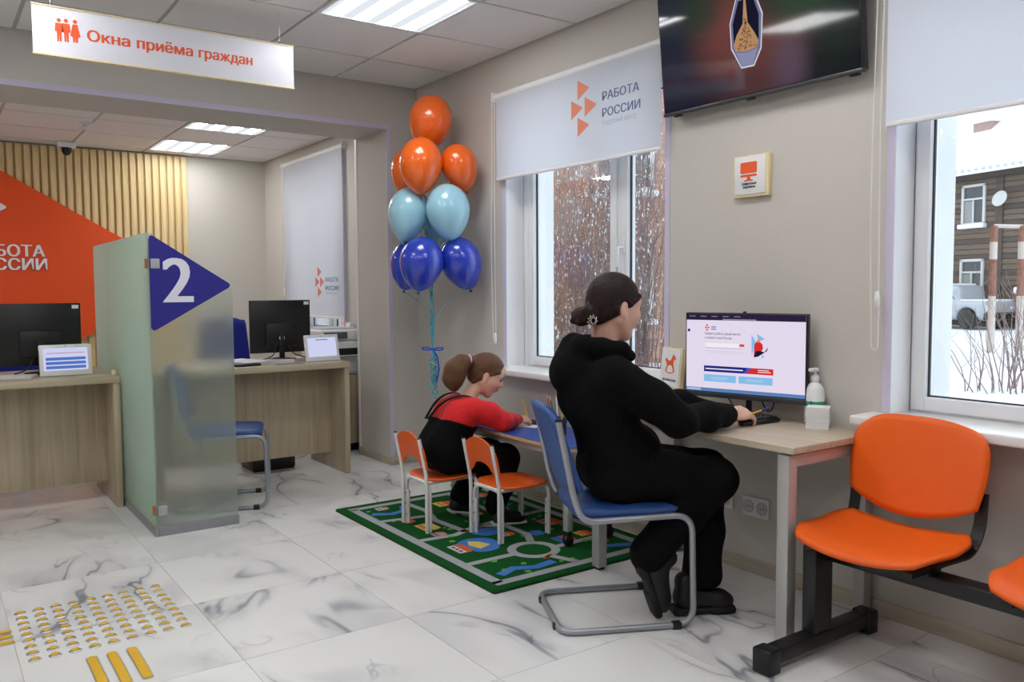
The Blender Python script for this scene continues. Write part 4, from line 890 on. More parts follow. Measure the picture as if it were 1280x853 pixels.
def tablet(label, x, y, w, rz, page):
    t = thing('desk_tablet', label, 'tablet', (x, y, .815), rz, 'white tablets on stands'); P = lambda mb, n, m: mb.obj(n, m, t); ln = Matrix.Rotation(math.radians(-10), 4, 'X'); h = .195
    P(MB().box(-w/2, w/2, 0, .014, .004, h, .004, M=ln), 'casing', M_white); MS = ln @ basis((1, 0, 0), (0, 0, 1), (0, -1, 0), (0, -.0004, 0))
    P(MB().prism(rect(-w/2+.022, w/2-.022, .036, h-.022), 0, .0004, MS), 'screen', emit_mat('tablet_screen', (214, 218, 250), .9))
    if page == 0:
        for k in range(3): P(MB().prism(rect(-w/2+.034, w/2-.034, .046+.026*k, .064+.026*k), .0004, .0008, MS), 'menu_bar', emit_mat('tablet_blue', (92, 128, 210), .8))
        P(MB().prism(rect(-w/2+.04, w/2-.04, .14, .144), .0004, .0008, MS), 'heading_line', emit_mat('tablet_red', (200, 130, 150), .8))
    else: P(MB().prism(rect(-.05, .05, h-.04, h-.034), .0004, .0008, MS), 'heading_line', emit_mat('tablet_ink', (100, 100, 150), .8))
    P(MB().prism([(0, 0), (.07, 0), (.028, .11)], -.06, -.055, basis((0, 1, 0), (0, 0, 1), (1, 0, 0), (.06, .012, 0))).prism([(0, 0), (.07, 0), (.028, .11)], .055, .06, basis((0, 1, 0), (0, 0, 1), (1, 0, 0), (-.06, .012, 0))), 'stand', M_white)
    P(MB().lathe([(.003, 0), (.003, .0006)], 10, M=MS @ Matrix.Translation((0, h-.011, 0))), 'lens', M_black)
tablet('white desk tablet showing three blue bars on the picture-edge counter', .72, 5.7, .285, 0, 0)
tablet('white desk tablet with a pale screen beside the printer', 2.37, 5.69, .275, math.radians(8), 1)
def sheets(label, x, y, rz, n, m=None, w=.21, d=.297):
    t = thing('paper_stack', label, 'papers', (x, y, .815), rz); b = MB()
    for k in range(n): j = (R.random()-.5)*.02; b.box(-w/2+j, w/2+j, -d/2-j, d/2-j, .003*k, .003*k+.0025)
    b.obj('sheets', m or M_paper, t)
sheets('stack of white papers beside the partition edge', 1.83, 5.83, .3, 9); sheets('loose papers under the cables of the monitor behind the partition', 2.08, 5.92, 1.2, 3); sheets('white papers in front of the monitor by the orange panel', .42, 5.82, 1.3, 3)
t = thing('telephone', 'flat black desk phone at the partition edge', 'phone', (1.8, 5.66, .815), .1); MB().box(-.09, .09, -.04, .04, 0, .018, .005).obj('body', M_black, t); MB().box(-.06, .06, -.025, .025, .018, .02).obj('keypad', M_grey, t)
t = thing('leaflet', 'blue and red leaflet lying on the counter edge by the white tablet', 'leaflet', (2.1, 5.64, .815), .1); MB().box(-.1, .1, -.035, .035, 0, .002).obj('sheet', mat('leaflet_blue', (110, 110, 170), .6), t); MB().box(-.03, .05, -.02, .02, .002, .0025).obj('print', mat('leaflet_red', (190, 110, 110), .6), t)
t = thing('wooden_block', 'small wooden block at the counter corner by the glass', 'holder', (.965, 5.62, .815)); MB().box(-.012, .012, -.02, .02, 0, .03, .003).obj('block', M_pine, t)

def office_chair(label, x, y, rz):
    t = thing('office_chair', label, 'chair', (x, y, 0), rz, 'blue and black office chairs'); P = lambda mb, n, m: mb.obj(n, m, t); bl = mat('office_blue', (26, 40, 150), .8, var=.1)
    def back(a, b): s_ = a*2-1; return (s_*(.23-.03*b), -.23+.05*(1-s_*s_)*(-1)-.04*b, .58+.52*b-.05*abs(s_)**4*b)
    P(MB().shell(back, 12, 10, .04), 'backrest', bl); P(MB().box(-.235, .235, -.2, .25, .44, .51, .025, seg=3), 'seat', bl)
    P(MB().box(-.2, .2, -.315, -.27, .62, 1.08, .015), 'back_shell', M_black); P(MB().tube([(0, -.28, .7), (0, -.24, .45), (0, 0, .42)], .02, 8), 'spine', M_black); P(MB().tube([(0, 0, .1), (0, 0, .44)], .025, 10), 'column', M_black)
    for k in range(5):
        q = k*1.257; o = P(MB().tube([(0, 0, .11), (.28*math.cos(q), .28*math.sin(q), .075)], [.028, .018], 8), 'base_arm', M_black); MB().lathe([(.004, -.02), (.03, -.02), (.03, .02), (.004, .02)], 12, M=basis((math.cos(q), math.sin(q), 0), (0, 0, 1), (math.sin(q), -math.cos(q), 0), (.28*math.cos(q), .28*math.sin(q), .031))).obj('castor', M_black, o)
    for s_ in (-1, 1): P(MB().tube(fillet([(s_*.24, -.15, .47), (s_*.28, -.12, .66), (s_*.28, .12, .66), (s_*.24, .1, .47)], .05), .014, 8), 'armrest', M_black)
office_chair('blue and black office chair behind the partition counter', 2.1, 6.85, math.radians(185)); office_chair('blue and black office chair behind the picture-edge counter', .55, 6.8, math.radians(175))

# cabinet and printer by the jamb
t = thing('low_cabinet', 'low light wood cabinet under the printer', 'cabinet', (2.86, 6.6, 0)); P = lambda mb, n, m: mb.obj(n, m, t, world=True)
P(MB().box(2.62, 3.1, 6.36, 6.85, .06, .63, .002), 'body', M_oak); P(MB().box(2.625, 3.095, 6.344, 6.36, .07, .615, .001), 'door', M_oak); P(MB().box(2.64, 3.08, 6.38, 6.83, 0, .06), 'plinth', M_black); P(MB().tube([(2.68, 6.33, .4), (2.68, 6.33, .52)], .005, 6), 'handle', M_chrome)
t = thing('printer', 'white office printer on the low cabinet', 'printer', (2.86, 6.6, .63)); P = lambda mb, n, m: mb.obj(n, m, t)
P(MB().box(-.22, .22, -.22, .22, .005, .28, .01), 'body', M_white); P(MB().box(-.22, .22, -.225, .2, .285, .37, .012), 'scanner_lid', M_white); P(MB().box(-.2, .2, -.232, -.215, .02, .11, .004), 'paper_drawer', mat('printer_grey', (205, 207, 210), .4)); P(MB().box(-.16, .1, -.224, -.21, .15, .22), 'output_slot', M_black); P(MB().box(-.2, .0, -.24, -.222, .3, .355, .004), 'control_panel', mat('printer_dark', (90, 94, 100), .4)); P(MB().box(-.15, .15, -.1, .15, .37, .385, .004), 'document_feeder', mat('printer_grey', (205, 207, 210), .4)); P(MB().box(-.12, .08, -.3, -.21, .16, .165), 'output_tray', M_white)
t = thing('floor_box', 'black box on the floor under the counter behind the partition', 'box', (2.1, 6.1, 0)); MB().box(-.16, .16, -.1, .2, .012, .4, .01).obj('body', M_black, t); MB().box(-.14, .14, -.108, -.1, .05, .36, .003).obj('front_grille', M_grey if 0 else M_blackm, t); MB().box(-.15, .15, -.09, .19, 0, .014).obj('feet', M_black, t)
t = thing('wall_box', 'small white wall box beside the blind of the service room', 'box', (XW-.02, 6.85, .98)); MB().box(-.03, .02, -.045, .045, -.05, .06, .006).obj('cover', M_white, t); MB().box(-.032, -.03, -.02, .02, -.01, .0).obj('slot', M_grey, t)

# ------------------------------------------------------------------ balloons
def balloon(label, px, c, rx, rz_, tilt, m, knot):
    t = thing('balloon', label, 'balloon', c, 0, 'balloon bunch in the corner')
    prof = []
    for k in range(25):
        q = math.pi*k/24; z = -math.cos(q); r = math.sin(q); zz = z*rz_*(1.22 if z < 0 else 1.0); rr = rx*r*(1-.2*max(0, -z)**1.6); prof.append((max(rr, .004), zz))
    M = Matrix.Rotation(tilt[0], 4, 'X') @ Matrix.Rotation(tilt[1], 4, 'Y')
    MB().lathe(prof, 36, M=M).obj('skin', m, t); b = -rz_*1.22
    MB().lathe([(.005, b+.008), (.005, b-.004), (.012, b-.018), (.004, b-.016)], 12, M=M).obj('knot', knot, t)
    return M @ Vector((0, 0, b-.012))+Vector(c)
def latex(n, c): return mat(n, c, .2, var=.02, coat=.6, sss=.0, spec=.6)
B_or, B_lb, B_bl = latex('balloon_orange', (244, 104, 22)), latex('balloon_pale_blue', (158, 208, 226)), latex('balloon_blue', (34, 62, 186))
K_or, K_lb, K_bl = mat('knot_orange', (190, 70, 12), .4), mat('knot_pale', (120, 170, 190), .4), mat('knot_blue', (20, 34, 110), .4)
def at(px, py, dep):
    d = Vector(((px-640)/1044.36, -(py-426.5)/1044.36, 1)); v = r2*d.x+u2*d.y+fw*d.z
    return Vector((0, 0, CAMH))+v*dep
KN = []
for lab, px, py, dep, wpx, hpx, tl, m, k in (
    ('topmost orange balloon of the corner bunch', 538, 150, 5.6, 54, 62, (.1, .12), B_or, K_or),
    ('front orange balloon below the topmost one', 526, 204, 5.38, 54, 64, (.05, .0), B_or, K_or),
    ('orange balloon of the bunch nearest the window', 574, 207, 5.5, 46, 54, (.0, -.35), B_or, K_or),
    ('orange balloon peeping out behind the front orange one', 511, 210, 5.7, 44, 54, (.05, .25), B_or, K_or),
    ('pale blue balloon beside the opening', 511, 265, 5.5, 52, 62, (.05, .2), B_lb, K_lb),
    ('front pale blue balloon above the dark blue ones', 560, 262, 5.4, 55, 64, (.0, -.12), B_lb, K_lb),
    ('pale blue balloon squeezed behind the other two', 546, 274, 5.72, 44, 54, (.0, .0), B_lb, K_lb),
    ('front dark blue balloon of the bunch', 527, 327, 5.38, 55, 62, (.05, .1), B_bl, K_bl),
    ('dark blue balloon half hidden beside the opening', 512, 328, 5.66, 48, 58, (.05, .2), B_bl, K_bl),
    ('dark blue balloon of the bunch nearest the window', 576, 327, 5.5, 52, 62, (.05, -.4), B_bl, K_bl)):
    c = at(px, py, dep); KN.append(balloon(lab, px, tuple(c), wpx/2*dep/1044.36, hpx/2*dep/1044.36, tl, m, k))
tie = at(541, 437, 5.52); M_rib = mat('teal_ribbon', (70, 170, 186), .25, var=.1, metal=.2); M_bow = mat('bow_blue', (30, 70, 190), .3)
t = thing('balloon_ribbons', 'curled teal ribbons gathered under the balloon bunch', 'ribbon', tuple(tie))
for i, kpt in enumerate(KN):
    d = kpt-tie; pts = []
    for k in range(15):
        a = k/14; sw = .012*math.sin(3.1*a*math.pi+i)*(1-a)*a*4
        pts.append((d.x*a**4+sw, d.y*a**4-sw*.5, d.z*a))
    MB().tube(pts, .0022, 5).obj('ribbon', M_rib, t)
for i in range(7):
    pts = []; L_ = R.uniform(.22, .36); ph = R.uniform(0, 6); rr = R.uniform(.01, .026)
    for k in range(40):
        a = k/39; pts.append((rr*math.cos(ph+a*22)*min(1, a*4)+.012*math.sin(ph)*a, rr*math.sin(ph+a*22)*min(1, a*4), -a*L_))
    MB().tube(pts, .0028, 5).obj('curl', M_rib, t)
t = thing('ribbon_bow', 'dark blue bow tied around the balloon ribbons', 'bow', tuple(tie)); bw = MB()
for s_ in (-1, 1):
    pts = [r2*(s_*x)+Vector((0, 0, z)) for x, z in ((0, 0), (.03, .012), (.065, .014), (.07, .002), (.04, -.006), (0, 0))]
    bw.tube(fillet(pts, .02), .006, 6)
bw.obj('loops', M_bow, t); MB().tube([(0, 0, 0), r2*.03+Vector((0, 0, -.05)), r2*.04+Vector((0, 0, -.13)), r2*.022+Vector((0, 0, -.23))], [.006, .007, .007, .004], 6).obj('tail', M_bow, t); MB().lathe([(.004, -.01), (.01, 0), (.004, .01)], 8).obj('knot', M_bow, t)
# ------------------------------------------------------------------ people
M_skin = mat('skin', (222, 176, 156), .5, var=.05, scale=12, bump=.03, bscale=200, sss=.12)
M_skin2 = mat('skin_fair', (226, 182, 160), .5, var=.05, scale=12, bump=.03, bscale=200, sss=.12)
M_knit = mat('black_fleece', (9, 9, 10), .95, var=.15, scale=30, bump=.35, bscale=60, spec=.15)
M_trou = mat('black_cloth', (8, 8, 9), .9, var=.15, scale=30, bump=.3, bscale=40, spec=.15)
M_shoe = mat('black_leather', (11, 11, 12), .5, var=.1, bump=.1, bscale=90); M_sole = mat('black_rubber', (12, 12, 13), .7)
M_red = mat('red_jersey', (214, 18, 26), .8, var=.08, scale=20, bump=.3, bscale=45, sheen=.1)
def hair_mat(n, a, b):
    return mat(n, a, .42, var=.35, scale=90, stretch=(1, 1, .25), bump=.35, bscale=160, spec=.22)
M_hair1 = hair_mat('dark_brown_hair', (32, 15, 14), 0); M_hair2 = hair_mat('light_brown_hair', (96, 66, 44), 0)
M_eye = mat('eye_dark', (30, 24, 22), .2); M_brow = mat('eyebrow', (66, 46, 36), .8); M_lip = mat('lips', (190, 112, 106), .5)
V3 = lambda *p: np.array(p, float)
def rotm(yaw, pitch, roll=0.):
    cy, sy, cp, sp = math.cos(yaw), math.sin(yaw), math.cos(pitch), math.sin(pitch)
    f = V3(cy*cp, sy*cp, -sp); l = V3(-sy, cy, 0); u = np.cross(f, l)
    return np.array([f, l, u])          # rows: forward, left, up
class Head:
    def __init__(s, c, yaw, pitch, sc_): s.c = V3(*c); s.A = rotm(yaw, pitch); s.s = sc_
    def __call__(s, x, y, z): return s.c+s.s*(s.A.T @ V3(x, y, z))
    def build(s, F):
        q = s.s; A = s.A; E_ = lambda c, r, k=.03, op='add': F.ell(s(*c), np.array(r)*q, A, k*q, op); K = lambda a, b, ra, rb=None, k=.02, op='add': F.cap(s(*a), s(*b), ra*q, None if rb is None else rb*q, k*q, op)
        E_((-.01, 0, .035), (.097, .077, .09)); E_((.028, 0, -.03), (.068, .062, .082)); K((.05, -.014, -.1), (.05, .014, -.1), .02)
        for t in (-1, 1):
            K((-.004, t*.054, -.045), (.048, t*.02, -.1), .02, .017, .03); E_((.055, t*.036, -.022), (.036, .028, .032), .03); K((.076, t*.03, .026), (.06, t*.05, .022), .013, .012, .02)
        E_((.062, 0, .045), (.04, .05, .045), .03)
        K((.09, 0, .012), (.109, 0, -.024), .008, .0115, .014); K((.098, -.011, -.028), (.098, .011, -.028), .0075, None, .01)
        for t in (-1, 1): E_((.101, t*.031, .004), (.016, .018, .0115), .012, 'sub')
        K((.09, -.016, -.052), (.09, .016, -.052), .008, None, .008); K((.087, -.014, -.066), (.087, .014, -.066), .0085, None, .008); K((.1, -.022, -.0585), (.1, .022, -.0585), .0028, None, .003, 'sub')
        for t in (-1, 1):
            F.ell(s(-.006, t*.078, -.004), np.array((.019, .008, .032))*q, A, .008*q); F.ell(s(.0, t*.088, .0), np.array((.009, .006, .018))*q, A, .004*q, 'sub'); K((.002, t*.075, -.03), (.002, t*.077, -.034), .008, None, .006)
    def face(s, par, brow=M_brow):
        for t in (-1, 1):
            c = s(.083, t*.031, .004); MB().lathe([(.001, -.0105), (.007, -.008), (.0105, 0), (.007, .008), (.001, .0105)], 14, tuple(c)).obj('eye', M_eye, par)
            MB().tube([s(.1, t*.014, .021), s(.098, t*.03, .026), s(.084, t*.047, .021)], [.003*s.s, .0034*s.s, .0018*s.s], 6).obj('eyebrow', brow, par)
            MB().tube([s(.098, t*.018, .002), s(.1, t*.03, .008), s(.088, t*.044, .002)], [.0012, .0016, .001], 5).obj('eyelash', M_eye, par)
        MB().tube([s(.092, -.02, -.058), s(.099, -.008, -.0535), s(.0995, 0, -.055), s(.099, .008, -.0535), s(.092, .02, -.058)], [.001, .0036, .0036, .0036, .001], 6).tube([s(.091, -.018, -.06), s(.0955, 0, -.066), s(.091, .018, -.06)], [.001, .0044, .001], 6).obj('lips', M_lip, par)
def hand(F, w, h, n, side, s=1., curl=(.35, .6, .4), k=.006):
    """palm, four unequal fingers with three bends each and a thumb from the side of the palm; side=+1: thumb along n x h"""
    w = V3(*w); h = V3(*h); h /= np.linalg.norm(h); n = V3(*n); n -= h*(n@h); n /= np.linalg.norm(n); q = np.cross(n, h)*side; A = np.array([h, q, n])
    F.ell(w+h*.048*s, np.array((.052, .04, .0165))*s, A, .012); F.cap(w, w+h*.03*s, .023*s, .022*s, .015)
    for o, L_, r in ((.028, (.040, .025, .020), .0092), (.009, (.044, .028, .021), .0094), (-.011, (.041, .026, .020), .0088), (-.029, (.033, .020, .017), .0080)):
        p = w+h*(.085-.25*abs(o-.005))*s+q*o*s+n*.002; F.cap(w+h*.04*s+q*o*.7*s, p, .011*s, r*1.06*s, .008); a = 0.
        for i in range(3):
            a += curl[i]; d = h*math.cos(a)-n*math.sin(a)+q*o*1.2; d /= np.linalg.norm(d); p2 = p+d*L_[i]*s; F.cap(p, p2, r*(1-.08*i)*s, r*(1-.08*(i+1))*s, k*.5); p = p2
    p = w+h*.02*s+q*.026*s-n*.004; F.cap(w+h*.01*s, p, .018*s, .0145*s, .012)
    for d, L_, r in ((h*.72+q*.62-n*.25, .036, .0118), (h*.95+q*.18-n*.3, .030, .0105), (h*.95-q*.12-n*.35, .024, .0095)):
        d = d/np.linalg.norm(d); p2 = p+d*L_*s; F.cap(p, p2, r*1.05*s, r*.95*s, k*.6); p = p2
def folds(seed, amp):
    r = np.random.RandomState(seed); W_ = [(r.uniform(-1, 1, 3)*r.uniform(18, 55), r.uniform(0, 6)) for _ in range(9)]
    def fn(X, Y, Z):
        o = 0
        for w, p in W_: o = o+np.sin(X*w[0]+Y*w[1]+Z*w[2]+p+1.3*np.sin(7*Z+p))
        return amp*o/3
    return fn

# ---- the person at the computer (local frame of the chair: x forward, y to the person's left)
rz = math.radians(-26); hd = Head((.272, .0, 1.252), math.radians(15), math.radians(7), 1.04)
wR, wL = (.757, -.02, .803), (.78, .2, .79)
F = Field((-.1, -.42, -.02), (1.02, .42, 1.42), .0055)
hd.build(F); F.cap(hd(-.03, 0, -.05), (.215, 0, 1.04), .05, .056, .03); F.cap((.215, 0, 1.04), (.2, 0, .98), .06, .08, .03)
for t in (-1, 1):
    F.cap((.25, t*.07, .6), (.2, t*.08, .92), .09, .085, .05); F.cap((.2, t*.07, .96), (.215, t*.17, .985), .07, .055, .04)
    F.cap((.28, t*.09, .585), (.62, t*.07-.06, .56), .08, .055, .04)
F.cap((.62, -.13, .56), (.38, -.125, .29), .05, .04, .03); F.cap((.63, .01, .56), (.6, -.07, .1), .05, .035, .03); F.cap((.6, -.07, .09), (.68, -.08, .04), .03, .03); F.cap((.38, -.125, .28), (.4, -.13, .1), .03, .025)
for sh, el, w in (((.22, -.18, .985), (.475, -.235, .83), wR), ((.22, .18, .985), (.5, .27, .83), wL)): F.chain([sh, el, w], [.05, .038, .026], .03)
hand(F, wR, (.938, .33, .04), (.0, -.5, 1), 1, 1.14, (.5, .8, .5)); hand(F, wL, (.95, -.1, -.05), (0, 0, 1), -1, 1.0)
W1 = F.obj('person', M_skin, None, 1); place(W1, (2.05, 2.635, 0), rz)
tag(W1, 'person in a black hoodie with a dark bun, seated at the computer', 'person')
hd.face(W1)
# hoodie
F = Field((-.14, -.46, .44), (.92, .46, 1.22), .0065)
for t in (-1, 1):
    F.cap((.275, t*.085, .585), (.215, t*.09, .85), .122, .118, .06); F.cap((.2, t*.09, .88), (.212, t*.135, .975), .115, .085, .06)
F.ell((.34, 0, .66), (.12, .16, .13), None, .06); F.ell((.15, 0, .92), (.1, .165, .14), None, .06); F.cap((.21, 0, 1.0), (.225, 0, 1.06), .1, .075, .05)
for sh, el, w, s_ in (((.225, -.185, .975), (.46, -.235, .822), wR, -1), ((.225, .185, .975), (.5, .27, .83), wL, 1)):
    m_ = np.array(el)*.5+np.array(w)*.5; F.chain([sh, np.array(sh)*.5+np.array(el)*.5+V3(.02, 0, .0), el, m_+V3(0, 0, .004), np.array(w)*.92+np.array(el)*.08], [.09, .08, .064, .058, .046], .035)
F.warp(folds(3, .006))
for w, el in ((wR, (.46, -.235, .822)), (wL, (.5, .27, .83))):
    d = V3(*w)-V3(*el); d /= np.linalg.norm(d); F.cap(V3(*w)-d*.05, V3(*w)-d*.002, .04, .039, .012)
ringp = [(.318, -.062, 1.06), (.27, -.1, 1.088), (.19, -.108, 1.1), (.12, -.075, 1.108), (.098, 0, 1.108), (.12, .075, 1.108), (.19, .108, 1.1), (.27, .1, 1.088), (.318, .062, 1.06)]
F.chain(ringp, [.024, .03, .034, .036, .037, .036, .034, .03, .024], .025); F.ell((.095, 0, 1.015), (.078, .13, .1), None, .04); F.ell((.05, 0, .985), (.045, .08, .06), None, .03)
F.cap((.228, 0, 1.02), (.25, 0, 1.22), .056, .075, .012, 'sub')
F.obj('hoodie', M_knit, W1)
MB().tube([(.31, -.07, 1.045), (.335, -.072, 1.0), (.352, -.07, .955)], .0035, 6).obj('drawstring', M_shoe, W1)
# trousers
F = Field((.02, -.32, .02), (.86, .3, .74), .0065)
F.cap((.25, -.085, .6), (.25, .085, .6), .118, .118, .05)
for a, b in (((.28, -.095, .595), (.645, -.135, .565)), ((.28, .095, .595), (.665, .02, .565))): F.cap(a, b, .112, .088, .04)
F.chain([(.655, -.135, .56), (.5, -.13, .41), (.375, -.128, .275)], [.088, .085, .078], .035); F.chain([(.67, .01, .56), (.645, -.035, .34), (.627, -.068, .15)], [.088, .08, .078], .035)
F.plane_cut((0, 0, -1), -.115, (.5, -.3, 0), (.86, .3, .3)); F.warp(folds(5, .004)); F.obj('trousers', M_trou, W1)
# shoes
def shoe(par, heel, toe, upv, L_, s=1., sole=M_sole, up_m=M_shoe, thick=.034, nm='shoe'):
    heel = V3(*heel); f = V3(*toe)-heel; f /= np.linalg.norm(f); u = V3(*upv); u -= f*(u@f); u /= np.linalg.norm(u); l = np.cross(u, f); A = np.array([f, l, u]); c = heel+f*L_/2; m = L_*.75
    F = Field(c-m, c+m, .006); th = thick
    F.cap(heel+f*.05*s+u*(th+.03*s), heel+f*(L_-.065*s)+u*(th+.022*s), .042*s, .041*s, .02); F.ell(heel+f*(L_-.06*s)+u*(th+.015*s), np.array((.06, .046, .035))*s, A, .02); F.cap(heel+f*.06*s+u*(th+.03*s), heel+f*.055*s+u*(th+.1*s), .042*s, .04*s, .02); F.cap(heel+f*.08*s+u*(th+.06*s), heel+f*.16*s+u*(th+.03*s), .036*s, .034*s, .02)
    F.plane_cut(-u, float(-u@(heel+u*th*.8))); o = F.obj(nm, up_m, par)
    F = Field(c-m, c+m, .006); F.rbox(heel+f*L_*.5+u*th/2, (L_/2, .044*s, th/2), min(.012, th*.45), A, .01); F.ell(heel+f*(L_-.06*s)+u*th/2, (.064*s, .05*s, th/2), A, .01)
    if th > .03: F.rbox(heel+f*L_*.47, (.035, .08, .012), .004, A, .004, 'sub')
    s_ = F.obj('sole', sole, o)
    return o
shoe(W1, (.49, -.078, 0), (.735, -.088, 0), (0, 0, 1), .265); shoe(W1, (.31, -.128, .262), (.398, -.132, .012), (1, 0, .3), .262)
# hair
def scalp(F, hd, infl, n, c, front=None):
    q = hd.s; F.ell(hd(-.012, 0, .037), np.array((.1+infl, .08+infl, .093+infl))*q, hd.A, .02); F.ell(hd(-.05, 0, -.015), np.array((.06+infl, .066+infl, .07))*q, hd.A, .03)
    N_ = hd.A.T @ V3(*n); N_ /= np.linalg.norm(N_); F.plane_cut(N_, float(N_@hd(*c)))
F = Field((.0, -.16, 1.08), (.45, .17, 1.42), .0045); scalp(F, hd, .008, (.62, 0, -.72), (.082, 0, .062))
for t in (-1, 1): F.cap(hd(.06, t*.066, .05), hd(.02, t*.077, .014), .014, .012, .012); F.cap(hd(-.03, t*.072, -.012), hd(-.09, t*.03, -.045), .02, .022, .015)
for t in (-1, 1): F.ell(hd(-.004, t*.088, -.008), (.024, .016, .036), hd.A, .006, 'sub')
b = hd(-.145, -.005, -.05); F.cap(hd(-.09, 0, -.03), b, .04, .036, .02); F.ell(b, (.038, .046, .036), hd.A, .012)
for k in range(7):
    q = k*.9; a0 = b+hd.A.T @ V3(-.005+.024*math.cos(q), .032*math.sin(q), .02*math.sin(q*1.7)); a1 = b+hd.A.T @ V3(-.005+.026*math.cos(q+1.2), .034*math.sin(q+1.2), .024*math.cos(q*1.3)); F.cap(a0, a1, .014, .012, .004)
F.warp(lambda X, Y, Z: .0004*np.sin(620*Y+60*X)+.0004*np.sin(500*Z-180*X))
hr = F.obj('hair', M_hair1, W1, 1)
cl = MB(); bc = hd(-.125, -.046, -.062)
for k in range(9):
    q = k*.7; u_ = hd.A.T @ V3(.022*math.cos(q), -.008, .024*math.sin(q)); v_ = hd.A.T @ V3(.024*math.cos(q+2.2), -.012, .024*math.sin(q+2.2)); cl.tube([bc+u_, bc+(u_+v_)/2+hd.A.T @ V3(0, -.01, 0), bc+v_], .0016, 5)
cl.obj('hair_clip', mat('clip_silver', (190, 186, 170), .2, metal=1), hr)
MB().lathe([(.001, -.003), (.003, 0), (.001, .003)], 8, tuple(hd(.002, -.083, -.036))).obj('earring', M_chrome, W1)

# ---- the girl drawing at the low table
hg = Head((.335, 0, .822), math.radians(-24), math.radians(24), .95)
wR, wL = (.5, -.075, .562), (.5, .17, .56)
F = Field((-.12, -.3, -.02), (.7, .32, .99), .005)
hg.build(F); F.cap(hg(-.03, 0, -.05), (.2, 0, .675), .042, .048, .03)
for t in (-1, 1):
    F.cap((.06, t*.05, .43), (.15, t*.05, .6), .07, .07, .04); F.cap((.17, t*.05, .64), (.19, t*.11, .645), .05, .042, .03); F.cap((.07, t*.065, .4), (.39, t*.09, .345), .065, .045, .03)
F.cap((.39, -.09, .345), (.3, -.17, .1), .04, .03); F.cap((.39, .09, .345), (.19, .07, .12), .04, .03); F.cap((.3, -.17, .1), (.36, -.185, .06), .03, .03); F.cap((.19, .07, .12), (.22, .065, .07), .03, .03)
for sh, el, w in (((.19, -.12, .645), (.36, -.165, .572), wR), ((.19, .12, .645), (.38, .2, .572), wL)): F.chain([sh, el, w], [.038, .031, .022], .02)
hand(F, wR, (.93, .2, -.05), (0.1, -.45, .9), 1, .82, (.5, .9, .7)); hand(F, wL, (.8, -.45, -.06), (0, 0, 1), -1, .78, (.12, .2, .15))
G = F.obj('person', M_skin2, None, 1); place(G, (2.32, 4.04, .012), math.radians(-8))
tag(G, 'girl in a red top and black dungarees drawing at the low table', 'person'); hg.face(G)
F = Field((-.12, -.3, .36), (.6, .32, .78), .0055)
def torso(F, e):
    for t in (-1, 1):
        F.cap((.05, t*.055, .43), (.14, t*.06, .6), .1+e, .098+e, .05); F.cap((.145, t*.06, .61), (.195, t*.105, .645), .088+e*.8, .058+e*.6, .05)
    F.ell((.17, 0, .62), (.095+e, .1+e, .085+e), None, .04)
torso(F, 0); F.cap((.185, 0, .66), (.215, 0, .69), .066, .056, .03)
for sh, el, w in (((.19, -.122, .642), (.355, -.165, .572), wR), ((.19, .122, .642), (.38, .2, .572), wL)):
    m_ = np.array(el)*.5+np.array(w)*.5; F.chain([sh, np.array(sh)*.5+np.array(el)*.5+V3(.01, -.004, .01), el, m_, np.array(w)*.96+np.array(el)*.04], [.064, .062, .054, .045, .036], .028)
F.warp(folds(9, .0036)); F.cap((.2, 0, .68), (.27, 0, .78), .044, .06, .01, 'sub'); F.obj('red_top', M_red, G)
F = Field((-.14, -.28, .04), (.56, .28, .7), .006); torso(F, .009); F.plane_cut((.27, 0, 1), .607)
F.cap((.055, -.06, .415), (.055, .06, .415), .112, .112, .05)
for a, b in (((.08, -.068, .4), (.4, -.1, .35)), ((.08, .068, .4), (.4, .1, .35))): F.cap(a, b, .1, .08, .04)
F.chain([(.4, -.1, .345), (.37, -.14, .22), (.305, -.172, .1)], [.08, .07, .058], .03); F.chain([(.4, .1, .345), (.29, .085, .22), (.2, .068, .12)], [.08, .075, .065], .03)
F.warp(folds(11, .0036)); F.obj('dungarees', M_trou, G)
for t, xs in ((-1, 1), (1, 1)):
    pts = [(-.035, t*.018, .598), (.02, t*.035, .672), (.085, t*.06, .715), (.165, t*.078, .728), (.235, t*.08, .7), (.285, t*.075, .62), (.29, t*.07, .55)]
    P_ = [Vector(p) for p in fillet(pts, .05)]; b = MB()
    for i in range(len(P_)-1):
        d = (P_[i+1]-P_[i]); L_ = d.length; d.normalize(); n = Vector((0, 1, 0)); n = (n-d*n.dot(d)).normalized(); b.box(-.002, L_+.002, -.012, .012, -.0025, .0025, M=basis(d, n, d.cross(n), P_[i]))
    b.obj('strap', M_trou, G)
M_wsole = mat('white_rubber', (206, 206, 204), .5)
shoe(G, (.27, -.185, .0), (.46, -.205, .0), (0, -.1, 1), .205, .82, M_wsole, M_shoe, .014); shoe(G, (.115, .075, .035), (.3, .06, .0), (.1, 0, 1), .2, .82, M_wsole, M_shoe, .014)
F = Field((-.02, -.17, .66), (.5, .17, .99), .0045); scalp(F, hg, .007, (.66, 0, -.7), (.074, 0, .068))
for t in (-1, 1): F.cap(hg(.058, t*.062, .05), hg(.018, t*.076, .02), .013, .011, .012); F.cap(hg(-.03, t*.07, -.012), hg(-.06, t*.055, -.06), .018, .014, .015); F.ell(hg(-.004, t*.086, -.006), (.02, .014, .03), hg.A, .006, 'sub')
tie_ = V3(.222, 0, .908); F.cap(hg(-.06, 0, .05), tie_, .05, .03, .02)
F.chain([tie_, (.18, 0, .898), (.142, 0, .86), (.128, 0, .81), (.132, 0, .762)], [.03, .05, .064, .06, .024], .02)
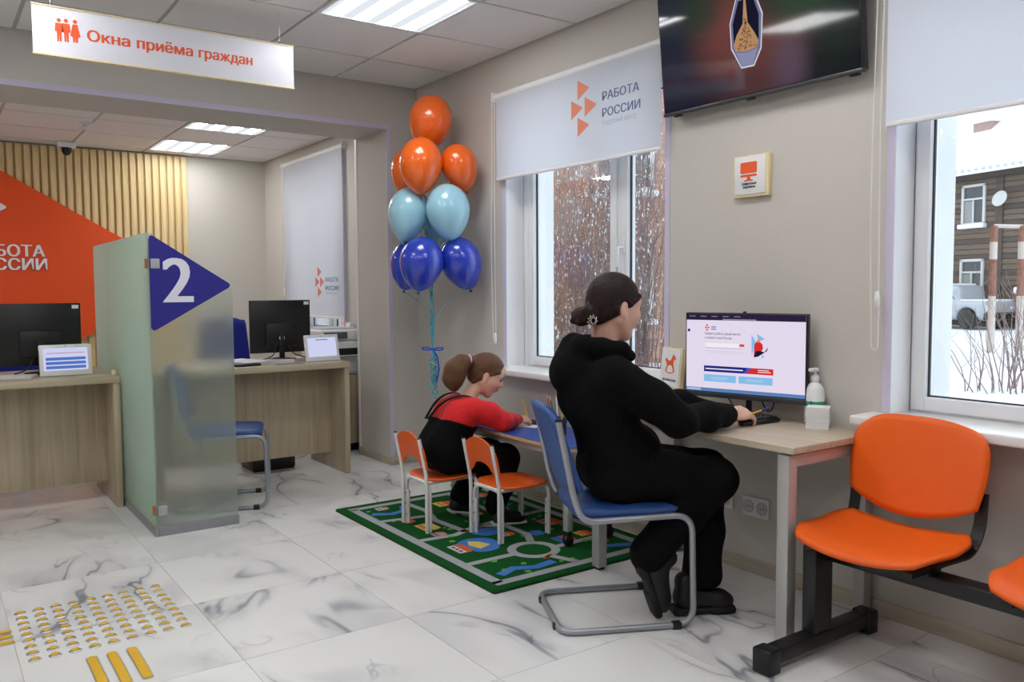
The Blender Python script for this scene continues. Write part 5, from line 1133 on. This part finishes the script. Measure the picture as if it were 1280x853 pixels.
F.warp(lambda X, Y, Z: .0005*np.sin(620*Y+50*X)+.0005*np.sin(400*Z+360*X)); hr = F.obj('hair', M_hair2, G, 1)
ti = MB()
d_ = Vector((-.9, 0, .1)).normalized(); u_ = Vector((0, 1, 0)); w_ = d_.cross(u_)
ti.tube([Vector(tie_)+(u_*math.cos(q)+w_*math.sin(q))*.03 for q in np.linspace(0, 2*math.pi, 16, endpoint=False)], .009, 8, True); ti.obj('hair_tie', mat('pink_tie', (226, 178, 182), .7, bump=.4), hr)
hp = G.matrix_basis @ Vector((.57, -.06, .555))
t = thing('pencil', 'yellow pencil held upright in the hand of the girl', 'pencil', (hp.x, hp.y, .536)); MB().tube([(.006, 0, .012), (-.012, .03, .155)], .0046, 6).obj('shaft', mat('pencil_yellow', (228, 190, 60), .5), t); MB().tube([(.006, 0, .012), (.0075, -.002, 0)], [.0046, .0008], 6).obj('tip', M_edge, t)
# ------------------------------------------------------------------ the snowy yard outside
ZG = -.2
M_snow = mat('snow', (238, 241, 246), .85, var=.03, scale=3, bump=.3, bscale=6); M_log = wood('weathered_boards', (84, 70, 58), (128, 112, 98), 'Y', .6, .85); M_log2 = wood('dark_boards', (62, 54, 50), (96, 86, 78), 'Y', .6, .85)
M_frm = mat('old_white_paint', (206, 206, 204), .6, var=.08); M_dpane = mat('dark_pane', (66, 70, 76), .12, var=.3, scale=2)
gnd = MB(); n = 40
def gz(x, y): return ZG+.05*math.sin(x*.7+y*.3)*math.cos(y*.55)-.0*x
vs = [(3.47+60*i/n, -25+80*j/n, gz(3.47+60*i/n, -25+80*j/n)) for i in range(n+1) for j in range(n+1)]; w = n+1
gnd.add(vs, [(i*w+j, (i+1)*w+j, (i+1)*w+j+1, i*w+j+1) for i in range(n) for j in range(n)], 0, True); gnd.box(3.47, 63, -25, 55, ZG-1, ZG-.3)
struct(gnd.obj('ground', M_snow), 'snow covered yard outside the windows')
# old wooden house; local x along the facade (towards the camera side), local -y faces the yard
d_ = Vector((math.sin(math.radians(15)), math.cos(math.radians(15)), 0)); a_h = math.atan2(-d_.y, -d_.x)
t = thing('wooden_house', 'old two-storey weathered wooden house with a snowy roof', 'house', (33.0, 15.9, ZG), a_h); P = lambda mb, n_, m: mb.obj(n_, m, t)
P(MB().box(-14, 12, 0, 9, 0, 5.75), 'wall', M_log)
for i in range(29): P(MB().box(-14, 12, -.05, 0, .15+.2*i, .32+.2*i), 'board', M_log if i % 3 else M_log2)
P(MB().box(.9, 1.2, -.1, 0, 0, 5.7), 'corner_post', M_log2); P(MB().box(-14, 12, -.3, 0, 5.6, 5.78), 'eave', M_log2)
ro = MB().prism([(-.75, 5.7), (4.6, 9.9), (9.8, 5.7), (9.8, 6.0), (4.6, 10.2), (-.75, 5.95)], -14.5, 12.5, basis((0, 1, 0), (0, 0, 1), (1, 0, 0))); P(ro, 'roof', M_snow)
rb = MB()
for k in range(90): rb.tube([(-14.4+.3*k, -.78, 5.83), (-14.4+.3*k, .8, 7.07)], .07, 6)
o = P(rb, 'roof_ridges', mat('snowy_slate', (208, 212, 218), .8)); o['kind'] = 'stuff'
P(MB().box(-1.45, -.65, 1.4, 2.1, 6.8, 8.0), 'chimney', mat('old_brick', (170, 138, 128), .9, var=.2, scale=12)); P(MB().box(-1.55, -.55, 1.3, 2.2, 8.0, 8.15), 'chimney_cap', M_snow)
def hwin(x, z, w_, h_):
    o = P(MB().box(x, x+w_, -.12, -.04, z, z+.1).box(x, x+w_, -.12, -.04, z+h_-.1, z+h_).box(x, x+.1, -.12, -.04, z, z+h_).box(x+w_-.1, x+w_, -.12, -.04, z, z+h_).box(x+.1, x+w_-.1, -.11, -.04, z+h_*.62, z+h_*.62+.07).box(x+w_/2-.03, x+w_/2+.03, -.11, -.04, z+h_*.0, z+h_*.62), 'window', M_frm)
    MB().box(x+.1, x+w_-.1, -.06, -.045, z+.1, z+h_-.1).obj('pane', M_dpane, o); MB().box(x+.12, x+w_*.48, -.075, -.065, z+.1, z+h_*.6).obj('curtain', mat('window_curtain', (150, 152, 150), .8), o); MB().box(x-.06, x+w_+.06, -.26, -.04, z-.12, z+.06, .03).obj('snow_ledge', M_snow, o)
for x in (-6.4, -3.5, -.58, 2.34, 5.3): hwin(x, 3.85, 1.04, 1.55); hwin(x, 1.15, 1.04, 1.42)
P(MB().box(.3, .5, -.5, -.4, 0, 0) if 0 else MB().tube([(1.3, -.0, 4.6), (1.3, -.35, 4.7)], .03, 6), 'dish_arm', M_grey); P(MB().lathe([(.3, .0), (.29, .02), (.2, -.045), (.08, -.07), (.02, -.075)], 24, M=basis((1, 0, 0), (0, .3, .95), (0, -.95, .3), (1.32, -.42, 4.72))), 'satellite_dish', M_frm)
# brick house behind the shrubs
t = thing('brick_house', 'reddish brick building behind the bare shrubs', 'house', (11.5, 13.2, ZG), math.radians(-48))
mbk = bpy.data.materials.new('red_brick'); mbk.use_nodes = True; N_ = mbk.node_tree.nodes; b_ = N_.new('ShaderNodeTexBrick'); b_.inputs['Scale'].default_value = 2.4; b_.inputs['Color1'].default_value = col(186, 144, 126); b_.inputs['Color2'].default_value = col(166, 126, 110); b_.inputs['Mortar'].default_value = col(188, 158, 146)
tcx = N_.new('ShaderNodeTexCoord'); mpx = N_.new('ShaderNodeMapping'); mpx.inputs['Rotation'].default_value = (math.pi/2, 0, 0); mbk.node_tree.links.new(tcx.outputs['Object'], mpx.inputs[0]); mbk.node_tree.links.new(mpx.outputs[0], b_.inputs['Vector']); mbk.node_tree.links.new(b_.outputs[0], N_['Principled BSDF'].inputs['Base Color']); N_['Principled BSDF'].inputs['Roughness'].default_value = .9
MB().box(-7, 6, 0, 6, 0, 6).obj('wall', mbk, t)
for x in (-5.2, -2.6, 0, 2.6):
    for z in (.9, 3.5): o = MB().box(x, x+1.2, -.06, 0, z, z+.08).box(x, x+1.2, -.06, 0, z+1.42, z+1.5).box(x, x+.08, -.06, 0, z, z+1.5).box(x+1.12, x+1.2, -.06, 0, z, z+1.5).box(x+.56, x+.64, -.06, 0, z, z+1.5).obj('window', M_frm, t); MB().box(x+.08, x+1.12, -.02, -.01, z+.08, z+1.42).obj('pane', M_dpane, o); MB().box(x-.1, x+1.3, -.2, 0, z-.12, z, .03).obj('snow_ledge', M_snow, o)
MB().box(-7.3, 6.3, -.4, 6.3, 6, 6.35, .05).obj('roof', M_snow, t)
# rusty posts, car, snow topped box
M_rust = mat('rusty_paint', (142, 100, 84), .85, var=.6, scale=9); M_pw = mat('peeling_white', (206, 196, 188), .8, var=.2, scale=6)
t = thing('clothes_posts', 'pair of rusty red and white posts joined by a rail in the yard', 'posts', (20.5, 9.2, ZG)); P = lambda mb, n_, m: mb.obj(n_, m, t, world=True)
for x, y in ((20.366, 9.4), (20.83, 8.99)):
    P(MB().tube([(x, y, ZG-.05), (x, y, 1.1)], .085, 8), 'post', M_pw); P(MB().tube([(x, y, 1.1), (x, y, 1.95)], .086, 8), 'post_red_band', M_rust); P(MB().tube([(x, y, 1.95), (x, y, 2.35)], .086, 8), 'post_white_band', M_pw); P(MB().tube([(x, y, 2.35), (x, y, 2.72)], .086, 8), 'post_top', M_rust)
P(MB().tube([(20.366, 9.4, 2.72), (20.83, 8.99, 2.7)], .05, 6), 'rail', M_pw)
t = thing('snow_box', 'grey wooden box topped with snow in front of the old house', 'box', (31.4, 13.7, ZG), a_h); MB().box(-.0, 1.6, 0, .6, .02, 1.25).obj('body', M_log2, t); MB().box(-.1, 1.7, -.06, .66, 1.25, 1.5, .08, seg=3).obj('snow_cap', M_snow, t)
# parked car: nose to the camera side, local x forward
t = thing('parked_car', 'pale car with a snowy bonnet parked by the old house', 'car', (30.9, 14.0, ZG), a_h); P = lambda mb, n_, m: mb.obj(n_, m, t)
F = Field((-4.3, -1.1, .1), (.4, 1.1, 1.8), .07); F.rbox((-2.0, 0, .68), (2.1, .84, .36), .2); F.rbox((-2.5, 0, 1.2), (1.4, .74, .38), .25, None, .2)
for x in (-.65, -3.3):
    for s_ in (-1, 1): F.cap((x, s_*.7, .36), (x, s_*1.1, .36), .42, .42, .03, 'sub')
P_car = F.obj('body', mat('car_silver', (176, 182, 190), .35, metal=.2), t)
P(MB().box(-1.1, -.0, -.7, .7, .98, 1.06, .04, seg=3).box(-3.6, -1.5, -.65, .65, 1.55, 1.63, .04, seg=3), 'snow_cover', M_snow)
P(MB().prism([(-1.15, 1.02), (-1.55, 1.42), (-3.3, 1.42), (-3.7, 1.05)], -.752, .752, basis((1, 0, 0), (0, 0, 1), (0, -1, 0))), 'side_windows', M_dpane)
P(MB().box(-.02, .14, -.78, .78, .35, .62, .05), 'bumper', M_black)
for s_ in (-1, 1):
    P(MB().box(.0, .1, s_*.55-.18, s_*.55+.18, .68, .84, .03), 'headlight', M_white)
    for x in (-.65, -3.3):
        o = P(MB().lathe([(.2, -.1), (.34, -.1), (.36, -.05), (.36, .05), (.34, .1), (.2, .1)], 24, M=basis((1, 0, 0), (0, 0, 1), (0, -1, 0), (x, s_*.74, .36))), 'wheel', M_black); MB().lathe([(.06, -.09), (.2, -.1), (.2, .1), (.06, .09)], 16, M=basis((1, 0, 0), (0, 0, 1), (0, -1, 0), (x, s_*.74, .36))).obj('rim', M_silver, o)
# bare shrubs
M_twig = mat('brown_twig', (172, 136, 116), .9, var=.25, scale=4); M_twig2 = mat('grey_twig', (140, 120, 116), .9, var=.25, scale=4)
def shrub(label, x, y, h, nb, spread, m, snow, r0=.012, n3=True, grp=None):
    t = thing('bare_shrub', label, 'shrub', (x, y, ZG), R.uniform(0, 6), grp); b = MB(); sn = MB()
    for k in range(nb):
        a = R.uniform(0, 2*math.pi); s_ = R.uniform(.15, 1)*spread; L_ = h*R.uniform(.6, 1.05); bx, by = R.uniform(-.25, .25), R.uniform(-.25, .25); P_ = []; ph = R.uniform(0, 6)
        for i in range(7): q = i/6; P_.append((bx+s_*math.cos(a)*q**1.3+.05*math.sin(ph+5*q), by+s_*math.sin(a)*q**1.3+.05*math.cos(ph+4*q), L_*q-.05))
        rr = r0*R.uniform(.5, 1.1); b.tube(P_, [rr*(1-.8*i/6) for i in range(7)], 4)
        for j in range(3 if n3 else 2):
            i = R.randint(2, 5); p = Vector(P_[i]); a2 = R.uniform(0, 6.3); l2 = L_*R.uniform(.12, .3); q = p+Vector((math.cos(a2)*l2*.6, math.sin(a2)*l2*.6, l2*.8)); b.tube([p, (p+q)/2+Vector((0, 0, -.03)), q], [rr*.45, rr*.3, rr*.15], 3)
        for j in range(snow):
            i = R.randint(1, 5); f = R.random(); p = Vector(P_[i])*(1-f)+Vector(P_[i+1])*f; w_ = R.uniform(.003, .011); L2 = R.uniform(.01, .05)
            sn.tube([p+Vector((0, 0, -L2/2)), p+Vector((w_*.5, 0, 0)), p+Vector((0, 0, L2/2))], [w_*.3, w_, w_*.2], 5)
    b.obj('branches', m, t)
    if snow: sn.obj('snow_flecks', M_snow, t)['kind'] = 'stuff'
i = 0
for (x, y, h) in ((4.9, 5.6, 2.9), (5.3, 6.4, 3.2), (5.9, 6.2, 3.2), (5.0, 7.0, 3.2), (6.3, 7.1, 3.5), (5.8, 7.9, 3.4), (7.0, 7.6, 3.8), (6.8, 8.8, 3.8), (7.8, 8.6, 4.0), (8.2, 9.8, 4.2), (4.6, 6.2, 2.4), (7.4, 10.2, 4.0), (8.8, 9.2, 4.2), (6.4, 5.6, 3.2), (7.4, 6.6, 3.6), (8.3, 7.6, 4.0)):
    shrub('bare brown shrub with snow flecks in the thicket before the brick building', x, y, h, 54, .6, M_twig if i % 2 else M_twig2, 10, .010, True, 'snowy shrub thicket'); i += 1
for k, (x, y, h, lb) in enumerate(((12.4, 5.75, 1.5, 'thin bare shrub in the snow below the posts, the middle one'), (13.2, 5.7, 1.7, 'thin bare shrub in the snow below the posts, farthest from the frame'), (12.6, 5.35, 1.8, 'thin bare shrub in the snow below the posts, nearest the orange seat'))): shrub(lb, x, y, h, 12, .8, M_twig2, 0, .012, True, 'thin yard shrubs')
